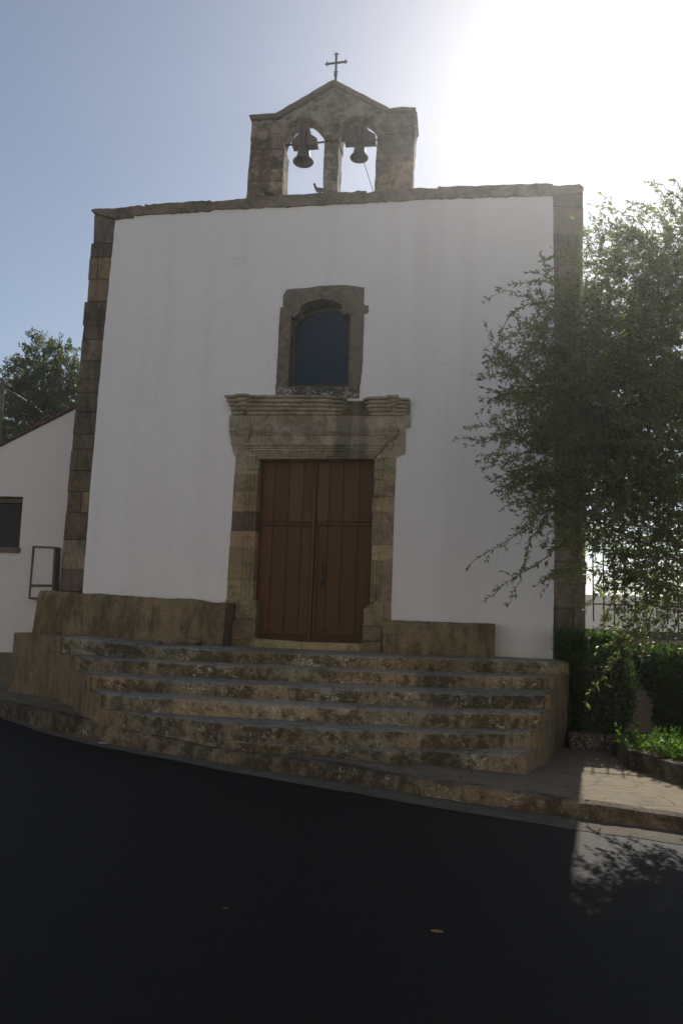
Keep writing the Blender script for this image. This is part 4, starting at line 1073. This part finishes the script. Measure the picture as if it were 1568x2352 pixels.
for (lx_, ly_, lr, ld, cnt) in lumps:
    ld -= 1.35; c = at(lx_, ly_, ld); rad = lr/FPX*ld
    # limb into the lump
    tp = trunk[min(5, max(1, int((c.z+1.5)/1.5)))]
    mid = tp.lerp(c, .5)+Vector((0, 0, .25)); BR.tube([tp, tp.lerp(mid, .5)+Vector((0, 0, .05)), mid, mid.lerp(c, .6), c], [.03, .024, .016, .011, .006], 6, cap=False)
    for _ in range(int(cnt*(.6 if lx_ < 1300 else 1.35 if lx_ > 1470 and 760 < ly_ < 1200 else 1.0 if ly_ < 720 else 1.2 if ly_ < 1150 else .62))):
        v = rng.normal(size=3); v /= np.linalg.norm(v); rr_ = rng.uniform(0, 1)**.5
        o0 = Vector((c.x+v[0]*rad*rr_*.85, c.y+v[1]*min(.7, rad*1.0)*rr_, c.z+v[2]*rad*rr_*.85))
        d = Vector((v[0]*.8-.45+rng.normal()*.3, v[1]*.6+rng.normal()*.3, v[2]*.7+rng.normal()*.3-.05))
        L_ = rng.uniform(.3, .62); pth = twig_path(o0, d, L_, 7, .5)
        TW.tube(pth, .0028, 3, cap=False)
        leaf_path(LV, pth, 46, .058)
        for _k in range(2):
            q = pth[rng.integers(1, 6)]; d2 = d.normalized()+Vector(tuple(rng.normal(size=3)*.6)); p2 = twig_path(q, d2, L_*.5, 5, .4); TW.tube(p2, .002, 3, cap=False); leaf_path(LV, p2, 50, .052)
# traced sprigs
sprigs = [([(1290, 1150), (1240, 1185), (1190, 1225), (1130, 1262), (1072, 1300)], 9.6, 0), ([(1250, 1190), (1215, 1250), (1195, 1320), (1165, 1395)], 9.5, 0), ([(1300, 1240), (1240, 1290), (1175, 1330), (1106, 1386)], 9.4, 0),
          ([(1452, 1425), (1412, 1500), (1385, 1550), (1365, 1575), (1344, 1616)], 9.2, 0), ([(1250, 900), (1180, 905), (1140, 900), (1098, 888)], 9.8, 0), ([(1320, 660), (1250, 645), (1168, 655)], 9.9, 0), ([(1300, 690), (1220, 695), (1170, 720), (1135, 800)], 9.8, 0),
          ([(1270, 960), (1200, 965), (1130, 958)], 9.7, 0), ([(1310, 585), (1280, 590), (1244, 596)], 10, 0), ([(1520, 560), (1440, 490), (1390, 475), (1345, 466)], 10.1, 0), ([(1600, 520), (1560, 455), (1520, 425), (1480, 418)], 10.1, 0), ([(1620, 500), (1580, 450), (1545, 405)], 10.1, 0),
          ([(1480, 540), (1430, 520), (1355, 505)], 10.1, 0), ([(1260, 1030), (1190, 1045), (1150, 1075)], 9.7, 0), ([(1250, 1060), (1205, 1080), (1172, 1110)], 9.6, 0), ([(1470, 1390), (1440, 1440), (1400, 1480), (1370, 1500)], 9.2, 0), ([(1500, 1400), (1480, 1450), (1440, 1490)], 9.2, 0),
          ([(1560, 560), (1520, 500), (1478, 470), (1440, 462)], 10.1, 0), ([(1240, 1000), (1160, 1010), (1128, 960)], 9.7, 0), ([(1340, 540), (1370, 560), (1420, 600)], 10, 0), ([(1345, 610), (1390, 600), (1450, 620)], 10, 0), ([(1560, 1400), (1545, 1450), (1500, 1480)], 9.2, 0), ([(1420, 1340), (1400, 1400), (1380, 1440)], 9.2, 0)]
for pts, Y, _ in sprigs:
    P3 = [at(x, y, Y-1.35+.08*math.sin(i*1.7)) for i, (x, y) in enumerate(pts)]; R = resample(P3, 14)
    R = [p+Vector(tuple(rng.normal(size=3)*.008)) for p in R]
    TW.tube(R, [.006*(1-.7*i/13)+.001 for i in range(14)], 4, cap=False); leaf_path(LV, R, 34, .058, .8)
    for k in range(2, 12, 2):
        d = (R[min(13, k+1)]-R[k]).normalized()+Vector((rng.normal()*.5, rng.normal()*.5, rng.normal()*.5)); p2 = twig_path(R[k], d, rng.uniform(.12, .32)*(1-k/16), 6, .3); TW.tube(p2, .0022, 3, cap=False); leaf_path(LV, p2, 40, .052, .8)
BR.build('trunk', M['bark'], tree, True); TW.build('twigs', M['twig'], tree); LV.build('foliage', M['leaf'], tree)

# ---- tree behind the neighbour house
t2 = empty('background_tree', (-13.4, 21, -1), 'round-headed tree rising behind the white house roof left of the church', 'tree')
LV = Leaves(); BR = MB(); b2 = at(90, 1040, 22.3); base = Vector((b2.x, 22.3, -1.5))
BR.tube([base, base+Vector((.1, 0, 2)), Vector((b2.x, 22.3, at(90, 900, 22.3).z))], [.28, .22, .08], 8)
lm = [(100, 900, 62, 50), (60, 930, 60, 50), (140, 930, 58, 50), (20, 970, 55, 44), (100, 980, 70, 50), (45, 860, 26, 12), (150, 850, 28, 14), (100, 830, 34, 20), (95, 795, 14, 7), (140, 805, 12, 6), (170, 870, 30, 20), (-40, 980, 60, 40), (0, 1010, 50, 34), (185, 930, 55, 40), (40, 915, 40, 18), (70, 850, 22, 10)]
for (x, y, r, cnt) in lm:
    Yd = 22.3; c = at(x, y, Yd); rad = r/FPX*Yd
    BR.tube([Vector((b2.x, Yd, at(90, 1000, Yd).z)), c.lerp(Vector((b2.x, Yd, c.z-.5)), .4), c, c+Vector((0, 0, rad*.9))], [.04, .03, .015, .006], 5, cap=False)
    for _ in range(int(cnt*3.2)):
        v = rng.normal(size=3); v /= np.linalg.norm(v); rr_ = rng.uniform(.2, 1)**.5
        o0 = Vector((c.x+v[0]*rad*rr_*.9, c.y+v[1]*rad*1.4*rr_, c.z+v[2]*rad*rr_*.9)); d = Vector((v[0]+rng.normal()*.4, v[1], v[2]+.5+rng.normal()*.3)); pth = twig_path(o0, d, rng.uniform(.25, .55), 5, .1)
        leaf_path(LV, pth, 75, .1, 1.1)
BR.build('trunk', M['bark'], t2, True); LV.build('crown', M['leaf_far'], t2)
# chimney-pipe / pole at the far left edge
mb = MB(); p = at(5, 1010, 19); q = at(6, 886, 19); mb.tube([Vector((p.x, 19, -1)), q], .07, 10); mb.box(q.x-.35, q.x+.22, 18.9, 19.1, q.z-.02, q.z+.06)
pole = mb.build('utility_pole', M['winstone']); tag(pole, 'thin grey pole with a short crossbar at the left edge beside the tree', 'pole')
mb = MB(); w = at(12, 893, 19); mb.tube([w, w+Vector((.15, .3, -.06)), w+Vector((.35, .8, -.2)), w+Vector((.6, 1.6, -.5))], .012, 5); mb.build('cable', M['rail'], pole)

# ---- hedges
def hedge(name, x0, x1, y0, y1, z0, z1, n, size, mat, label, cat, group=None, taper=.12, top_bright=False, stems=6):
    n = int(n*1.1)
    root = empty(name, ((x0+x1)/2, (y0+y1)/2, z0), label, cat, group); LV = Leaves()
    u_ = rng.uniform(size=(n, 3)); c = np.array([(x0+x1)/2, (y0+y1)/2, 0]); h = np.array([(x1-x0)/2, (y1-y0)/2, 1])
    v = rng.uniform(-1, 1, size=(n, 2)); z = rng.uniform(0, 1, n)
    # push most leaves towards the shell
    k = rng.uniform(size=n) < .7; m_ = np.abs(v).max(1); v[k] /= np.maximum(m_[k], .2)[:, None]; 
    kt_ = rng.uniform(size=n) < .16; z[kt_] = rng.uniform(.93, 1.0, kt_.sum()); v[kt_] = rng.uniform(-1, 1, size=(kt_.sum(), 2))
    bul = np.array([noise.noise(Vector((a*1.7, b*1.7+5, c_*3))) for a, b, c_ in zip(v[:, 0], v[:, 1], z)])
    s_ = (1-taper*(1-z)**2*1.5)*(.93+.42*bul); 
    pos = np.stack([c[0]+v[:, 0]*h[0]*s_, c[1]+v[:, 1]*h[1]*s_, z0+(z1-z0)*z*(1+.05*bul)], 1)+rng.normal(size=(n, 3))*.03
    d = np.stack([v[:, 0]*.6, v[:, 1]*.6, np.full(n, .5)], 1)+rng.normal(size=(n, 3))*.6
    LV.add(pos, d, size*(1+rng.normal(size=n)*.25).clip(.5, 1.6), .5); LV.build('foliage', mat, root)
    mb = MB()
    for _ in range(stems):
        a = rng.uniform(-.6, .6, 2); mb.tube([(c[0]+a[0]*h[0]*.3, c[1]+a[1]*h[1]*.3, z0), (c[0]+a[0]*h[0]*.8, c[1]+a[1]*h[1]*.8, z0+(z1-z0)*.85)], [.025, .008], 5)
    mb.build('stems', M['bark'], root); return root
a = at(1298, 1690, 11.3); b_ = at(1440, 1690, 11.3); t_ = at(1380, 1458, 11.3)
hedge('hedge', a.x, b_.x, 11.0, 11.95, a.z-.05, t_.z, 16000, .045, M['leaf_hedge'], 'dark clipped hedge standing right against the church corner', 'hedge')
a = at(1500, 1690, 11.2); t_ = at(1540, 1492, 11.2)
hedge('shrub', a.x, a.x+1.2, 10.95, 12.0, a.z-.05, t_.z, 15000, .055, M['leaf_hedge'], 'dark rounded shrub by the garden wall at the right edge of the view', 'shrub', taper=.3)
# low plants in the near bed
def plant(px, py, Y, h, r, n, label, mat, ln=.05, group='low plants in the flower bed'):
    p = at(px, py, Y); root = empty('bed_plant', (p.x, p.y, -1.38), label, 'plant', group); LV = Leaves(); mb = MB()
    for k in range(n):
        th = rng.uniform(0, 2*math.pi); d = Vector((math.cos(th)*r/h*.9, math.sin(th)*r/h*.9, 1)); b = Vector((p.x+math.cos(th)*r*.3, p.y+math.sin(th)*r*.3, -1.38))
        pth = twig_path(b, d, h*rng.uniform(.6, 1.15), 7, .5, .12); mb.tube(pth, .003, 3, cap=False); leaf_path(LV, pth, 85, ln, 1.0)
    mb.build('stems', M['twig'], root); LV.build('leaves', mat, root)
plant(1475, 1735, 9.5, .4, .22, 22, 'spreading bright green plant at the left end of the flower bed', M['leaf_bright'])
plant(1520, 1755, 9.1, .36, .16, 26, 'upright feathery plant just behind the pale stone edging', M['leaf_bright'], .03)
plant(1555, 1735, 9.5, .42, .24, 26, 'leafy green plant at the right end of the flower bed', M['leaf_bright'])
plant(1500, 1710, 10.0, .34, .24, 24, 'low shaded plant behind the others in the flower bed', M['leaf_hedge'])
plant(1600, 1765, 9.0, .45, .3, 34, 'green plant running out of the right edge of the view', M['leaf_bright'])
# weeds on the steps
def weed(px, py, Y, h, n, label):
    p = at(px, py, Y); LV = Leaves(); LV.P.append(np.array([[p.x+a, p.y+b-.01, p.z+.004] for a, b in ((-.07, -.02), (.07, -.02), (.07, .02), (-.07, .02))])); root_ = p
    for k in range(n):
        th = rng.uniform(0, 6.28); pth = twig_path(p+Vector((rng.normal()*.03, 0, 0)), Vector((math.cos(th)*.6, -abs(math.sin(th))*.5, 1)), h*rng.uniform(.5, 1.1), 5, .3); leaf_path(LV, pth, 90, .025)
    o = LV.build('weed', M['leaf_hedge']); tag(o, label, 'weed', 'weeds on the steps')
weed(985, 1543, 9.84, .12, 8, 'small green weed in a crack of the second step, right of the door')
weed(365, 1481, 10.9, .06, 14, 'low weed tuft at the foot of the long left bench')
weed(452, 1482, 11.0, .05, 10, 'weed tuft next to the loose stone by the left bench')

# ================================================================== LITTLE THINGS ON THE ROAD
def scrap(px, py, size, mat, name, label, cat, curl=.3):
    p = on_road(px, py); V = []; n = 7
    for a in range(n):
        for b in range(5):
            u_, v_ = (a/(n-1)-.5), (b/4-.5); w = math.cos(u_*math.pi)**.7 if name == 'fallen_leaf' else 1
            V.append((p.x+u_*size, p.y+v_*size*.55*w, road_z(p.x, p.y)+.008+curl*size*(u_*u_+abs(v_)*.6*w)))
    F = [(a*5+b, (a+1)*5+b, (a+1)*5+b+1, a*5+b+1) for a in range(n-1) for b in range(4)]
    o = mesh(name, V, F, mat, None, True); tag(o, label, cat)
scrap(1003, 2146, .07, M['deadleaf'], 'fallen_leaf', 'curled brown leaf lying on the black road', 'leaf')
scrap(518, 2092, .035, M['deadleaf'], 'fallen_leaf', 'very small yellowish leaf on the black road, left of the larger brown leaf', 'leaf')
scrap(236, 1711, .1, M['litter'], 'paper_scrap', 'small white paper scrap lying by the kerb on the left', 'litter', .25)

# ================================================================== VEIL (thin volume added to stand in for lens glare)
mb = MB(); mb.box(-95, 95, -95, 95, -4.3, 11.5)
hz = mb.build('veil', None); tag(hz, 'thin added haze in the air round the church', 'veil', kind='stuff')
hm = bpy.data.materials.new('veil'); hm.use_nodes = True; hn = hm.node_tree; hn.nodes.clear()
ho = hn.nodes.new('ShaderNodeOutputMaterial'); hv = hn.nodes.new('ShaderNodeVolumePrincipled'); hv.inputs['Density'].default_value = .0014; hv.inputs['Anisotropy'].default_value = .78; hv.inputs['Color'].default_value = (.94, .96, 1, 1)
hn.links.new(hv.outputs[0], ho.inputs['Volume']); hz.data.materials.append(hm)
# ================================================================== LIGHT, SKY, CAMERA
SEL, SAZ = math.radians(37.2), math.radians(9.8)     # azimuth from +y towards +x
sd = Vector((math.sin(SAZ)*math.cos(SEL), math.cos(SAZ)*math.cos(SEL), math.sin(SEL)))
l = bpy.data.lights.new('sun', 'SUN'); l.energy = 5.0; l.angle = math.radians(.53); l.color = (1, .93, .82)
lo = bpy.data.objects.new('sun', l); COL.objects.link(lo); lo.rotation_euler = sd.to_track_quat('Z', 'Y').to_euler()
w = bpy.data.worlds.new('World'); sc.world = w; w.use_nodes = True; nt = w.node_tree; nt.nodes.clear()
sk = nt.nodes.new('ShaderNodeTexSky'); sk.sky_type = 'NISHITA'; sk.sun_disc = False; sk.sun_elevation = SEL; sk.sun_rotation = SAZ
sk.air_density = 1.0; sk.dust_density = .6; sk.ozone_density = 1.0; sk.altitude = 100
bg_ = nt.nodes.new('ShaderNodeBackground'); bg_.inputs[1].default_value = .09; wo_ = nt.nodes.new('ShaderNodeOutputWorld')
hs = nt.nodes.new('ShaderNodeHueSaturation'); hs.inputs['Saturation'].default_value = .78; nt.links.new(sk.outputs[0], hs.inputs['Color']); nt.links.new(hs.outputs[0], bg_.inputs[0]); nt.links.new(bg_.outputs[0], wo_.inputs[0])
cam = bpy.data.cameras.new('camera'); co_ = bpy.data.objects.new('camera', cam); COL.objects.link(co_)
co_.matrix_world = Matrix(((RT.x, UP.x, -FW.x, 0), (RT.y, UP.y, -FW.y, 0), (RT.z, UP.z, -FW.z, 0), (0, 0, 0, 1)))
cam.sensor_fit = 'HORIZONTAL'; cam.sensor_width = 36; cam.lens = 36*FPX/1568; cam.clip_start = .05; cam.clip_end = 2000
sc.camera = co_
sc.view_settings.view_transform = 'Standard'; sc.view_settings.look = 'None'; sc.view_settings.gamma = 1; sc.view_settings.exposure = .11
sc.render.engine = 'CYCLES'
